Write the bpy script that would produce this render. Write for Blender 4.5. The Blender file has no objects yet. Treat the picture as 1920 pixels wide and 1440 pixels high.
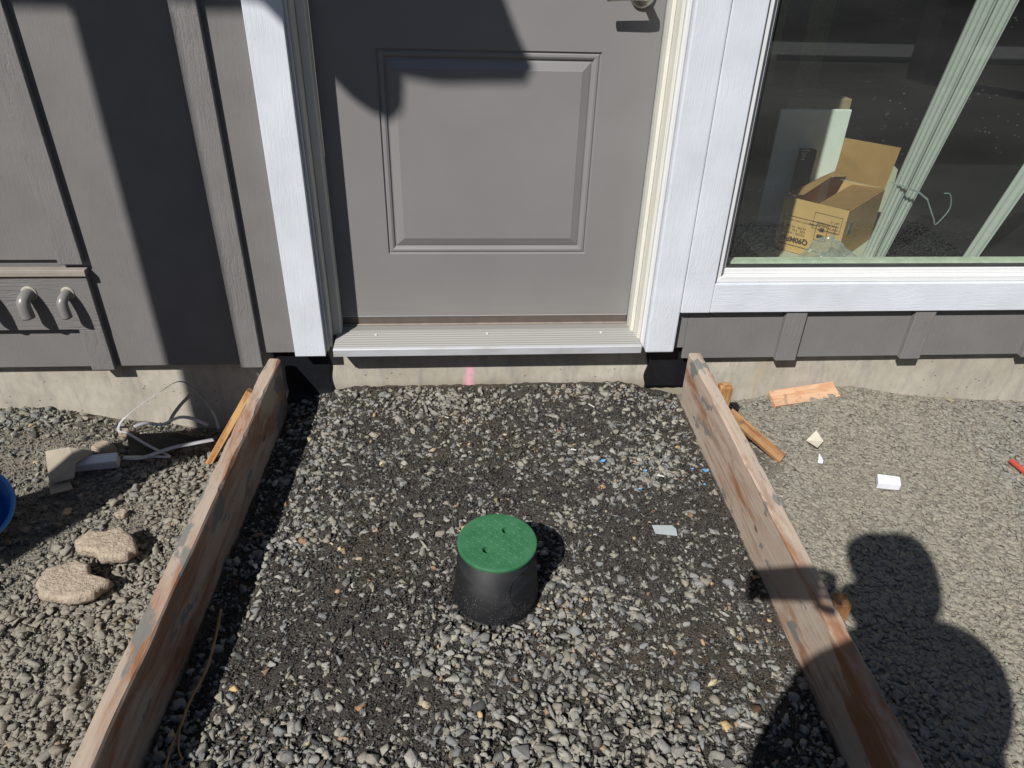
import bpy, bmesh, math, random
import numpy as np
from mathutils import Vector, Matrix, Quaternion
random.seed(7); rng = np.random.default_rng(11)
sc = bpy.context.scene
COL = sc.collection
# ------------------------------------------------------------------ camera
PITCH, YAW, ROLL = -0.5592, 0.0908, 0.0323
CAM = Vector((-0.0502, -1.902, 1.2785))
FWD = Vector((math.sin(YAW)*math.cos(PITCH), math.cos(YAW)*math.cos(PITCH), math.sin(PITCH)))
R0 = Vector((math.cos(YAW), -math.sin(YAW), 0)); U0 = R0.cross(FWD)
RT = R0*math.cos(ROLL) + U0*math.sin(ROLL); UP = -R0*math.sin(ROLL) + U0*math.cos(ROLL)
cd = bpy.data.cameras.new('camera'); cam = bpy.data.objects.new('camera', cd); COL.objects.link(cam)
cd.sensor_width = 36; cd.lens = 1340.97/1920*36; cd.clip_start = 0.01; cd.clip_end = 500
cam.matrix_world = Matrix(((RT.x, UP.x, -FWD.x, CAM.x), (RT.y, UP.y, -FWD.y, CAM.y), (RT.z, UP.z, -FWD.z, CAM.z), (0, 0, 0, 1)))
sc.camera = cam
# ------------------------------------------------------------------ light
AZ, EL = math.radians(36), math.radians(43)          # the way the light travels: towards +y and +x
w = bpy.data.worlds.new('World'); sc.world = w; w.use_nodes = True
nt = w.node_tree; bg = nt.nodes['Background']; sky = nt.nodes.new('ShaderNodeTexSky')
sky.sky_type = 'NISHITA'; sky.sun_disc = False; sky.sun_elevation = EL; sky.sun_rotation = math.pi + AZ
sky.ozone_density = 4.0; sky.dust_density = 0.4
nt.links.new(sky.outputs[0], bg.inputs[0]); bg.inputs[1].default_value = 0.05
sl = bpy.data.lights.new('sun', 'SUN'); sl.energy = 5.0; sl.angle = math.radians(0.53); sl.color = (1.0, 0.975, 0.94)
so = bpy.data.objects.new('sun', sl); COL.objects.link(so)
sd = Vector((math.sin(AZ)*math.cos(EL), math.cos(AZ)*math.cos(EL), -math.sin(EL)))
so.rotation_euler = sd.to_track_quat('-Z', 'Y').to_euler(); so.location = (-4, -6, 7)
sc.view_settings.view_transform = 'Standard'; sc.view_settings.look = 'None'
sc.view_settings.exposure = 0.30; sc.view_settings.gamma = 1.0
try: sc.cycles.max_bounces = 8; sc.cycles.transparent_max_bounces = 16
except Exception: pass

# ------------------------------------------------------------------ helpers
def tag(o, label=None, cat=None, group=None, kind=None):
    if label: o['label'] = label
    if cat: o['category'] = cat
    if group: o['group'] = group
    if kind: o['kind'] = kind
    return o
def thing(name, label, cat, loc=(0, 0, 0), rz=0, group=None):
    o = bpy.data.objects.new(name, None); COL.objects.link(o); o.location = loc; o.rotation_euler = (0, 0, rz)
    o.empty_display_size = .05
    return tag(o, label, cat, group)
def link(name, me, m, parent=None, smooth=False):
    o = bpy.data.objects.new(name, me); COL.objects.link(o)
    if m: me.materials.append(m)
    if parent: o.parent = parent
    if smooth:
        for p in me.polygons: p.use_smooth = True
    return o
def obj(name, bm, m, parent=None, smooth=False, loc=None):
    me = bpy.data.meshes.new(name); bm.normal_update(); bm.to_mesh(me); bm.free()
    o = link(name, me, m, parent, smooth)
    if loc: o.location = loc
    return o
def bxm(bm, x0, x1, y0, y1, z0, z1, bev=0.0, seg=1):
    r = bmesh.ops.create_cube(bm, size=1)
    vs = r['verts']
    for v in vs: v.co = Vector((x0+(v.co.x+.5)*(x1-x0), y0+(v.co.y+.5)*(y1-y0), z0+(v.co.z+.5)*(z1-z0)))
    if bev > 0:
        es = list({e for v in vs for e in v.link_edges})
        bmesh.ops.bevel(bm, geom=es, offset=bev, segments=seg, affect='EDGES', profile=.6)
def box(name, m, x0, x1, y0, y1, z0, z1, parent=None, bev=.0015, seg=1):
    bm = bmesh.new(); bxm(bm, x0, x1, y0, y1, z0, z1, bev, seg); return obj(name, bm, m, parent)
def prism(bm, pts, d, both=None):
    """closed polygon pts (3D) extruded by vector d"""
    vs = [bm.verts.new(p) for p in pts]; f = bm.faces.new(vs)
    r = bmesh.ops.extrude_face_region(bm, geom=[f])
    for v in r['geom']:
        if isinstance(v, bmesh.types.BMVert): v.co += Vector(d)
    bmesh.ops.recalc_face_normals(bm, faces=bm.faces[:])
def tube(bm, pts, rad, n=8, caps=True):
    """tube through points; rad a number or list"""
    pts = [Vector(p) for p in pts]; rad = rad if isinstance(rad, (list, tuple)) else [rad]*len(pts)
    rings = []; prev = None
    for i, p in enumerate(pts):
        t = (pts[min(i+1, len(pts)-1)] - pts[max(i-1, 0)]).normalized()
        a = prev if prev else (Vector((0, 0, 1)) if abs(t.z) < .9 else Vector((1, 0, 0)))
        u = (a - t*a.dot(t)).normalized(); v = t.cross(u); prev = u
        rings.append([bm.verts.new(p + (u*math.cos(k*2*math.pi/n) + v*math.sin(k*2*math.pi/n))*rad[i]) for k in range(n)])
    for i in range(len(rings)-1):
        for k in range(n): bm.faces.new((rings[i][k], rings[i][(k+1) % n], rings[i+1][(k+1) % n], rings[i+1][k]))
    if caps: bm.faces.new(rings[0][::-1]); bm.faces.new(rings[-1])
    bmesh.ops.recalc_face_normals(bm, faces=bm.faces[:])
def smooth_path(pts, n=8):
    P = [Vector(p) for p in pts]; out = []
    for i in range(len(P)-1):
        p0, p1, p2, p3 = P[max(i-1, 0)], P[i], P[i+1], P[min(i+2, len(P)-1)]
        for k in range(n):
            t = k/n; out.append(.5*((2*p1)+(p2-p0)*t+(2*p0-5*p1+4*p2-p3)*t*t+(3*p1-p0-3*p2+p3)*t**3))
    out.append(P[-1]); return out
def ribbon(bm, pts, wid, nrm, th=.0006):
    """flat strap through points; nrm = approx surface normal, or a list of them"""
    pts = [Vector(p) for p in pts]; rows = []
    for i, p in enumerate(pts):
        t = (pts[min(i+1, len(pts)-1)] - pts[max(i-1, 0)]).normalized()
        nn = Vector(nrm[i] if isinstance(nrm, list) else nrm); s = t.cross(nn)
        s = s.normalized()*wid/2; n2 = s.cross(t).normalized()*th/2
        rows.append([bm.verts.new(p+s+n2), bm.verts.new(p-s+n2), bm.verts.new(p-s-n2), bm.verts.new(p+s-n2)])
    for a, b in zip(rows, rows[1:]):
        for k in range(4): bm.faces.new((a[k], a[(k+1) % 4], b[(k+1) % 4], b[k]))
    bm.faces.new(rows[0][::-1]); bm.faces.new(rows[-1])
    bmesh.ops.recalc_face_normals(bm, faces=bm.faces[:])

# ------------------------------------------------------------------ numpy noise
def vnoise(x, y, seed):
    xi = np.floor(x).astype(np.int64); yi = np.floor(y).astype(np.int64); fx = x-xi; fy = y-yi
    fx = fx*fx*(3-2*fx); fy = fy*fy*(3-2*fy)
    def h(a, b):
        n = (a*374761393 + b*668265263 + seed*1442695041) & 0xffffffff
        n = ((n ^ (n >> 13))*1274126177) & 0xffffffff
        n = (n ^ (n >> 16)) & 0xffff
        return n/65535.0
    return (h(xi, yi)*(1-fx)+h(xi+1, yi)*fx)*(1-fy)+(h(xi, yi+1)*(1-fx)+h(xi+1, yi+1)*fx)*fy
def fbm(x, y, f, seed, octv=4):
    s = 0; a = .5; t = 0
    for k in range(octv): s = s+a*vnoise(x*f, y*f, seed+k*17); t += a; a *= .5; f *= 2.03
    return s/t

# ------------------------------------------------------------------ materials
INDOOR = {'interior_floor', 'brown_cardboard', 'fluted_vinyl', 'white_carton', 'inner_reveal', 'cardboard', 'printing_ink', 'teal_film', 'yellow_board', 'white_ink'}
class NT:
    def __init__(s, name):
        s.m = bpy.data.materials.new(name); s.m.use_nodes = True; s.t = s.m.node_tree
        s.b = s.t.nodes['Principled BSDF']; s.out = s.t.nodes['Material Output']
        s.tc = s.n('ShaderNodeTexCoord')
    def n(s, typ, **kw):
        nd = s.t.nodes.new(typ)
        for k, v in kw.items():
            if hasattr(nd, k): setattr(nd, k, v)
        return nd
    def l(s, a, b): s.t.links.new(a, b)
    def co(s, scale=(1, 1, 1), rot=(0, 0, 0)):
        mp = s.n('ShaderNodeMapping'); mp.inputs['Scale'].default_value = scale; mp.inputs['Rotation'].default_value = rot
        s.l(s.tc.outputs['Object'], mp.inputs['Vector']); return mp.outputs[0]
    def noise(s, co, scale=5, det=4, rough=.55, dist=0):
        n = s.n('ShaderNodeTexNoise'); n.inputs['Scale'].default_value = scale; n.inputs['Detail'].default_value = det
        n.inputs['Roughness'].default_value = rough; n.inputs['Distortion'].default_value = dist
        s.l(co, n.inputs['Vector']); return n.outputs['Fac']
    def vor(s, co, scale=5, feature='F1', rnd=1):
        n = s.n('ShaderNodeTexVoronoi'); n.feature = feature; n.inputs['Scale'].default_value = scale
        n.inputs['Randomness'].default_value = rnd; s.l(co, n.inputs['Vector']); return n
    def ramp(s, fac, stops, interp='LINEAR'):
        r = s.n('ShaderNodeValToRGB'); r.color_ramp.interpolation = interp; e = r.color_ramp.elements
        while len(e) < len(stops): e.new(.5)
        for el, (p, c) in zip(e, stops):
            el.position = p; el.color = (c, c, c, 1) if isinstance(c, (int, float)) else (*c, 1)
        s.l(fac, r.inputs[0]); return r.outputs[0]
    def mix(s, fac, a, b, mode='MIX'):
        m = s.n('ShaderNodeMix'); m.data_type = 'RGBA'; m.blend_type = mode
        for inp, v in ((m.inputs[0], fac), (m.inputs[6], a), (m.inputs[7], b)):
            if isinstance(v, (int, float)): inp.default_value = v
            elif isinstance(v, tuple): inp.default_value = (*v, 1)
            else: s.l(v, inp)
        return m.outputs[2]
    def math(s, op, a, b=None, clamp=False):
        m = s.n('ShaderNodeMath'); m.operation = op; m.use_clamp = clamp
        for inp, v in ((m.inputs[0], a), (m.inputs[1], b)):
            if v is None: continue
            if isinstance(v, (int, float)): inp.default_value = v
            else: s.l(v, inp)
        return m.outputs[0]
    def bump(s, h, dist=.001, strength=1, nrm=None):
        b = s.n('ShaderNodeBump'); b.inputs['Distance'].default_value = dist; b.inputs['Strength'].default_value = strength
        s.l(h, b.inputs['Height'])
        if nrm is not None: s.l(nrm, b.inputs['Normal'])
        s.l(b.outputs[0], s.b.inputs['Normal']); return b.outputs[0]
    def col(s, c):
        k = 1.0 if s.m.name in INDOOR else .75
        if isinstance(c, tuple): s.b.inputs['Base Color'].default_value = (c[0]*k, c[1]*k, c[2]*k, 1)
        else: s.l(s.mix(1.0, c, (k, k, k), 'MULTIPLY') if k < 1 else c, s.b.inputs['Base Color'])
    def set(s, rough=.6, spec=.4, metal=0):
        s.b.inputs['Roughness'].default_value = rough; s.b.inputs['Metallic'].default_value = metal
        s.b.inputs['Specular IOR Level'].default_value = spec; return s.m
    def sep(s, co=None):
        x = s.n('ShaderNodeSeparateXYZ'); s.l(co if co is not None else s.tc.outputs['Object'], x.inputs[0]); return x.outputs
def simple(name, c, rough=.6, spec=.4, metal=0, var=.12, vs=30, bump=0.0):
    t = NT(name); n = t.noise(t.co(), vs, 3)
    t.col(t.mix(t.ramp(n, [(.35, 0.0), (.65, 1.0)]), tuple(v*(1-var) for v in c), tuple(min(1, v*(1+var)) for v in c)))
    if bump: t.bump(n, bump, .6)
    return t.set(rough, spec, metal)
def grain(name, c, axis='z', amp=.0011, rough=.62, dust=.35, fine=1.0, spec=.35, dkm=.2):
    """painted wood-textured siding board"""
    t = NT(name)
    st = {'z': (1, 1, .045), 'x': (.045, 1, 1), 'y': (1, .045, 1)}[axis]
    warp = t.noise(t.co((6, 6, 6)), 1.3, 3)
    cw = t.n('ShaderNodeMixRGB'); cw.blend_type = 'ADD'; cw.inputs[0].default_value = .035
    t.l(t.co(st), cw.inputs[1]); t.l(warp, cw.inputs[2])
    g1 = t.noise(cw.outputs[0], 210*fine, 3, .6); g2 = t.noise(cw.outputs[0], 75*fine, 2, .5)
    ridge = t.ramp(g1, [(.36, 0.0), (.5, .75), (.62, 1.0)])
    patch = t.ramp(t.noise(t.co(), 5.5, 2), [(.38, .35), (.62, 1.0)])
    h = t.math('MULTIPLY', t.math('ADD', ridge, t.math('MULTIPLY', g2, .8)), patch)
    t.bump(h, amp, 1)
    mott = t.ramp(t.noise(t.co(), 9, 4), [(.3, 0.0), (.7, 1.0)])
    c1 = t.mix(mott, tuple(v*.93 for v in c), tuple(min(1, v*1.06) for v in c))
    dk = t.ramp(g1, [(.27, 1.0), (.37, 0.0)])
    c2 = t.mix(t.math('MULTIPLY', dk, dkm), c1, tuple(v*.5 for v in c))
    vo = t.vor(t.co(), 75); sp = t.ramp(vo.outputs['Distance'], [(.035, 1.0), (.06, 0.0)])
    msk = t.math('MULTIPLY', sp, t.ramp(t.noise(t.co(), 12, 2), [(.6, 0.0), (.7, dust)]))
    t.col(t.mix(msk, c2, (.55, .53, .48))); return t.set(rough, spec)
SIDE_C = (.208, .199, .192)
M_siding = grain('painted_siding', SIDE_C, 'z', .0003, dust=.7, dkm=.08)
M_batten = grain('painted_batten', (.214, .205, .198), 'z', .0008, fine=1.0, dkm=.22)
M_band = grain('painted_band', (.205, .196, .189), 'x', .0008, fine=.9, dkm=.22)
M_white = grain('white_trim_vertical', (.725, .757, .81), 'z', .0004, rough=.5, fine=1.1, dust=.2, dkm=.04)
M_whiteh = grain('white_trim_horizontal', (.725, .757, .81), 'x', .0004, rough=.5, fine=1.1, dust=.2, dkm=.04)
M_vinyl = simple('white_vinyl', (.80, .80, .79), .35, .5, var=.02, vs=9)
M_jamb = simple('cream_jamb', (.80, .775, .69), .45, .45, var=.03, vs=14)
M_weather = simple('grey_weatherstrip', (.50, .50, .46), .6, .3, var=.05)
# door: smooth satin paint with faint dust
t = NT('door_paint'); n1 = t.noise(t.co(), 3.2, 3); n2 = t.noise(t.co(), 260, 2)
c = t.mix(t.ramp(n1, [(.35, 0.0), (.65, 1.0)]), (.241, .232, .228), (.260, .251, .247))
zz = t.sep()[2]; vo = t.vor(t.co(), 38); sp = t.math('MULTIPLY', t.ramp(vo.outputs['Distance'], [(.03, 1.0), (.05, 0.0)]), t.ramp(t.noise(t.co(), 9, 2), [(.55, 0.0), (.62, .5)]))
dz = t.ramp(zz, [(0.25, 0.5), (.42, 0.0)]); dz = t.math('MULTIPLY', dz, t.noise(t.co((1, 1, 6)), 6, 4))
c = t.mix(sp, c, (.6, .58, .52)); c = t.mix(dz, c, (.40, .37, .32)); t.col(c); t.bump(n2, .00012, .6); M_door = t.set(.42, .45)
M_sweep = simple('brown_door_sweep', (.135, .108, .092), .4, .5, var=.08)
# brushed aluminium threshold with mud film
t = NT('threshold_metal'); g = t.noise(t.co((.03, 1, 1)), 320, 2); mud = t.ramp(t.noise(t.co((1, 3, 3)), 7, 4), [(.42, 0.0), (.68, .75)])
x_, y_, z_ = t.sep(); top = t.ramp(t.math('MULTIPLY', t.math('ADD', y_, .06), 10), [(.13, 0.0), (.30, .85)])
mud = t.math('MAXIMUM', mud, top)
groove = t.math('MULTIPLY', t.math('GREATER_THAN', t.math('SINE', t.math('MULTIPLY', t.math('ADD', y_, .0434), 462.0)), -.1), t.math('MULTIPLY', t.math('LESS_THAN', y_, .058), t.math('GREATER_THAN', y_, -.040)))
t.col(t.mix(t.math('MULTIPLY', t.math('SUBTRACT', 1.0, groove), t.math('MULTIPLY', top, .62)), t.mix(mud, (.66, .67, .71), (.44, .43, .385)), (.16, .155, .14)))
t.l(t.ramp(mud, [(0, .34), (1, .8)]), t.b.inputs['Roughness']); t.bump(g, .0002, .5)
M_alu = t.m; t.b.inputs['Metallic'].default_value = .15
M_chrome = simple('satin_nickel', (.62, .60, .55), .25, .5, metal=1, var=.02)
M_membrane = None
t = NT('black_membrane'); vo = t.vor(t.co(), 160); sp = t.math('MULTIPLY', t.ramp(vo.outputs['Distance'], [(.06, 1.0), (.12, 0.0)]), t.ramp(t.noise(t.co(), 25, 2), [(.52, 0.0), (.64, .6)]))
t.col(t.mix(sp, (.0095, .0105, .013), (.35, .35, .34))); t.bump(t.noise(t.co(), 60, 3), .002, .7); M_membrane = t.set(.45, .35)
# foundation concrete
t = NT('foundation_concrete'); X, Y, Z = t.sep()
a = t.noise(t.co(), 4, 5, .6); b = t.noise(t.co((1, 1, 2.2), (0, .5, 0)), 18, 5, .65)
a2 = t.noise(t.co((1.6, 1, .9)), 26, 5, .7)
c = t.mix(t.ramp(a, [(.3, 0.0), (.7, 1.0)]), (.44, .395, .315), (.62, .57, .475)); c = t.mix(t.ramp(a2, [(.3, .45), (.6, 0.0)]), c, (.33, .30, .25))
diag = t.ramp(t.noise(t.co((3.2, 1, .7), (0, .6, 0)), 9, 5, .7), [(.50, 0.0), (.70, .65)])
c = t.mix(diag, c, (.30, .285, .26))
rust = t.math('MULTIPLY', t.ramp(t.noise(t.co((1, 1, .12)), 9, 3), [(.64, 0.0), (.72, .5)]), 1.0)
c = t.mix(rust, c, (.50, .33, .15))
pit = t.ramp(t.vor(t.co((1, 1, 1.4)), 38).outputs['Distance'], [(.07, 1.0), (.13, 0.0)])
pit = t.math('MULTIPLY', pit, t.ramp(t.noise(t.co(), 11, 2), [(.48, 0.0), (.56, 1.0)]))
c = t.mix(t.math('MULTIPLY', pit, .8), c, (.11, .095, .08))
zw = t.math('ADD', Z, t.math('MULTIPLY', t.noise(t.co((1, 1, .2)), 6, 3), .05))
# splash line of mud above the gravel, highest in front of the door
mudc = t.ramp(zw, [(.075, 1.0), (.112, 0.0)])
inx = t.math('MULTIPLY', t.math('GREATER_THAN', X, -.60), t.math('LESS_THAN', X, .70))
c = t.mix(t.math('MULTIPLY', t.math('MULTIPLY', mudc, inx), .55), c, (.23, .19, .13))
# pink marker paint stroke
pw = t.math('ADD', X, t.math('MULTIPLY', t.noise(t.co(), 55, 3), .018))
pm = t.math('MULTIPLY', t.math('SUBTRACT', 1.0, t.math('MULTIPLY', t.math('ABSOLUTE', t.math('SUBTRACT', pw, -.002)), 48), True), t.math('LESS_THAN', Z, .135))
pm = t.math('MULTIPLY', pm, t.ramp(t.noise(t.co(), 60, 3), [(.30, .25), (.42, 1.0)]))
c = t.mix(pm, c, (.93, .45, .54)); t.col(c)
hh = t.math('SUBTRACT', t.math('MULTIPLY', b, .5), pit); t.bump(hh, .002, .7); M_conc = t.set(.85, .2)
# stained form timber, grain along y (object space)
def timber(name, base, dark, stain=True, axis='y', seed=0.0, cem=.5):
    t = NT(name); st = {'y': (1, .05, 1), 'x': (.05, 1, 1), 'z': (1, 1, .05)}[axis]
    mp = t.co(st)
    g = t.noise(mp, 95, 4, .6, .4); g2 = t.noise(mp, 22, 3, .5, .8)
    c = t.mix(t.ramp(g2, [(.3, 0.0), (.7, 1.0)]), tuple(v*.72 for v in base), base)
    c = t.mix(t.ramp(g, [(.36, .6), (.5, 0.0)]), c, dark)
    h = t.math('ADD', g, t.math('MULTIPLY', g2, .6))
    if not stain:
        sx = {'y': (1, .12, 1), 'x': (.12, 1, 1), 'z': (1, 1, .12)}[axis]; c = t.mix(t.ramp(t.noise(t.co(sx), 60, 4, .7), [(.44, .8), (.56, 0.0)]), c, dark)
        c = t.mix(t.ramp(t.noise(t.co(), 35, 3), [(.60, 0.0), (.72, .6)]), c, tuple(v*.3 for v in base))
    if stain:
        mx = {'y': (1, .2, 1), 'x': (.2, 1, 1), 'z': (1, 1, .2)}[axis]
        m1 = t.noise(t.co(mx), 8+seed, 5, .65, .6)
        c = t.mix(t.ramp(m1, [(.50, 0.0), (.57, .85)]), c, (.30, .125, .055))
        m0 = t.noise(t.co(mx), 13+seed, 5, .6, .4)
        c = t.mix(t.ramp(m0, [(.45, .75), (.58, 0.0)]), c, (.52, .44, .355))
        m2 = t.noise(t.co((mx[0]*1.2, mx[1]*2.4, mx[2])), 15+seed, 4, .55, .2)
        c = t.mix(t.ramp(m2, [(.62-.04*cem, 0.0), (.65-.04*cem, .9)]), c, (.205, .21, .20))
        kn = t.ramp(t.vor(t.co((1, .45, 1)), 11).outputs['Distance'], [(.05, .8), (.085, 0.0)])
        c = t.mix(kn, c, (.10, .045, .02))
    t.col(c); t.bump(h, .0014, .9); return t.set(.75, .25)
M_form = timber('form_board_wood', (.47, .305, .22), (.19, .085, .05), seed=0.0, cem=.9)
M_form2 = timber('form_board_wood_pale', (.60, .46, .36), (.27, .15, .09), seed=1.7, cem=.4)
M_stake = timber('stake_wood', (.66, .40, .17), (.30, .11, .03), False, 'z')
M_scrap = timber('scrap_wood', (.82, .52, .33), (.55, .28, .14), False, 'x')
M_stake2 = timber('kicker_wood', (.52, .29, .13), (.24, .10, .04), False, 'x')

# ------------------------------------------------------------------ ground
def left_in(y): return -.571 + (y)*(.0395)      # inner faces of the form boards (x at depth y)
def right_in(y): return .669 + (y)*(.0185)
def height(x, y):
    """smooth ground height"""
    inside = (x > left_in(y)-.02) & (x < right_in(y)+.02)
    e = np.clip((x-(-.57))/.2, 0, 1)*np.clip((.66-x)/.18, 0, 1)
    zi = .028 + (.036*np.exp(-((y-.05)/.10)**2) + .006)*e - .012*(1-e)
    zi = zi - .020*np.exp(-((np.hypot(x-.031, y+.78)/.15)**4))
    zi = zi + .012*(fbm(x+9, y+3, 2.6, 5, 3)-.5)
    # left outside
    zl = -.02 - .06*np.exp(-((x+.80)/.16)**2)*np.exp(-((y+.02)/.20)**2) + .045*np.exp(-((x+1.42)/.28)**2)*np.exp(-((y+.12)/.3)**2) - .035*np.exp(-((x+1.05)/.2)**2)*np.exp(-((y-.03)/.08)**2)
    zl = zl + .022*(fbm(x, y, 3.5, 21, 3)-.5)
    zr = -.005 + .042*np.exp(-((x-1.18)/.22)**2)*np.exp(-((y-.03)/.12)**2) - .03*np.exp(-((x-1.95)/.4)**2)*np.exp(-((y-.03)/.25)**2) - .012*np.exp(-((x-.86)/.12)**2)*np.exp(-((y-.03)/.15)**2)
    zr = zr + .020*(fbm(x+3, y+31, 3.0, 33, 3)-.5)
    z = np.where(x < 0, np.where(inside, zi, zl), np.where(inside, zi, zr))
    far = np.clip((np.abs(x)-2.4)/1.5, 0, 1); far = np.maximum(far, np.clip((-1.9-y)/1.5, 0, 1))
    return z*(1-far) - .01*far
def axis_coords(a, b, step, lo, hi):
    core = np.arange(a, b+step/2, step); L = []; d = step; v = a
    while v > lo: d = min(d*1.45, 12); v -= d; L.append(v)
    Rr = []; d = step; v = core[-1]
    while v < hi: d = min(d*1.45, 12); v += d; Rr.append(v)
    return np.concatenate([np.array(L[::-1]), core, np.array(Rr)])
xs = axis_coords(-1.75, 2.25, .0075, -90, 90); ys = axis_coords(-1.45, .05, .0075, -90, 90)
GX, GY = np.meshgrid(xs, ys, indexing='ij')
GZ = height(GX, GY)
insd = (GX > left_in(GY)) & (GX < right_in(GY))
near = np.clip(1-np.maximum(np.abs(GX)-2.0, 0)/.8, 0, 1)*np.clip(1-np.maximum(-GY-1.5, 0)/.8, 0, 1)
GZ = GZ + near*np.where(insd, .009, .006)*(fbm(GX, GY, 60, 3, 3)-.5)*1.4
wet = fbm(GX+5, GY, 4.2, 77, 4)
soil = np.stack([.058+.034*wet, .051+.028*wet, .044+.021*wet], -1)
tan = np.clip((wet-.52)*6, 0, 1)[..., None]; soil = soil*(1-tan*.4)+np.array([.10, .075, .048])*tan*.4
dusty = np.array([.30, .272, .22])*(1+.25*(fbm(GX, GY, 9, 8, 4)-.5))[..., None]
leftc = np.array([.24, .215, .17])*(1+.5*(fbm(GX, GY, 7, 9, 4)-.5))[..., None]
farf = np.clip(np.maximum((GX-2.2)/.9, (-1.55-GY)/.6), 0, 1)[..., None]; dusty = dusty*(1-.55*farf)
gc = np.where(insd[..., None], soil, np.where((GX > 0)[..., None], dusty, leftc))
wetr = np.clip(1-np.abs(GX-.83)/.09, 0, 1)*np.clip(1-np.abs(GY+.27)/.2, 0, 1)*(fbm(GX, GY, 14, 4, 3) > .40)
gc = gc*(1-wetr[..., None]*.75)+np.array([.05, .042, .035])*wetr[..., None]*.75
def grid_mesh(name, X, Y, Z, colr):
    nx, ny = X.shape; me = bpy.data.meshes.new(name)
    me.vertices.add(nx*ny); me.vertices.foreach_set('co', np.stack([X, Y, Z], -1).reshape(-1).astype(np.float32))
    i = np.arange(nx-1)[:, None]*ny+np.arange(ny-1)[None, :]
    q = np.stack([i, i+ny, i+ny+1, i+1], -1).reshape(-1, 4)
    me.loops.add(q.size); me.loops.foreach_set('vertex_index', q.reshape(-1).astype(np.int32))
    me.polygons.add(len(q)); me.polygons.foreach_set('loop_start', (np.arange(len(q))*4).astype(np.int32))
    me.polygons.foreach_set('use_smooth', np.ones(len(q), dtype=bool))
    me.update(calc_edges=True)
    ca = me.color_attributes.new('Tint', 'FLOAT_COLOR', 'POINT')
    ca.data.foreach_set('color', np.concatenate([colr.reshape(-1, 3), np.ones((nx*ny, 1))], 1).reshape(-1).astype(np.float32))
    return me
t = NT('soil'); at = t.n('ShaderNodeAttribute'); at.attribute_name = 'Tint'
n1 = t.noise(t.co(), 160, 4, .7); n2 = t.vor(t.co(), 230)
t.col(t.mix(1.0, at.outputs['Color'], t.ramp(n1, [(.25, .62), (.75, 1.38)]), 'MULTIPLY'))
t.bump(t.math('ADD', n1, t.math('MULTIPLY', n2.outputs['Distance'], .8)), .004, .9); M_soil = t.set(.85, .2)
gme = grid_mesh('ground', GX, GY, GZ, gc); g = link('ground', gme, M_soil); tag(g, kind='structure')

# ------------------------------------------------------------------ gravel
def proto(nv, seed, flat=.7, bev=.12, rnd=0.0):
    r = random.Random(seed); bm = bmesh.new()
    for k in range(nv):
        zc = r.uniform(-1, 1); a = r.uniform(0, 6.283); q = math.sqrt(1-zc*zc); rr = r.uniform(.82, 1.0)
        bm.verts.new((q*math.cos(a)*rr, q*math.sin(a)*rr*.9, zc*rr*flat))
    bmesh.ops.convex_hull(bm, input=bm.verts[:])
    for v in [v for v in bm.verts if not v.link_faces]: bm.verts.remove(v)
    if bev > 0:
        bmesh.ops.dissolve_limit(bm, angle_limit=math.radians(14), verts=bm.verts[:], edges=bm.edges[:])
        bmesh.ops.bevel(bm, geom=bm.edges[:], offset=bev, segments=2 if rnd else 1, affect='EDGES', profile=.5)
    bmesh.ops.triangulate(bm, faces=bm.faces[:]); bm.verts.index_update()
    V = np.array([v.co[:] for v in bm.verts]); F = np.array([[v.index for v in f.verts] for f in bm.faces]); bm.free()
    return V, F
PB = [proto(8+(k % 5), 100+k, .62, .05 if k % 5 else .14, k % 5 == 0) for k in range(26)]
PS = [proto(8, 300+k, .75, 0) for k in range(14)]
PF = [proto(9+(k % 4), 500+k, .42, .06) for k in range(18)]
def rotm(q):
    w_, x, y, z = q.T
    return np.stack([1-2*(y*y+z*z), 2*(x*y-z*w_), 2*(x*z+y*w_), 2*(x*y+z*w_), 1-2*(x*x+z*z), 2*(y*z-x*w_), 2*(x*z-y*w_), 2*(y*z+x*w_), 1-2*(x*x+y*y)], -1).reshape(-1, 3, 3)
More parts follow.
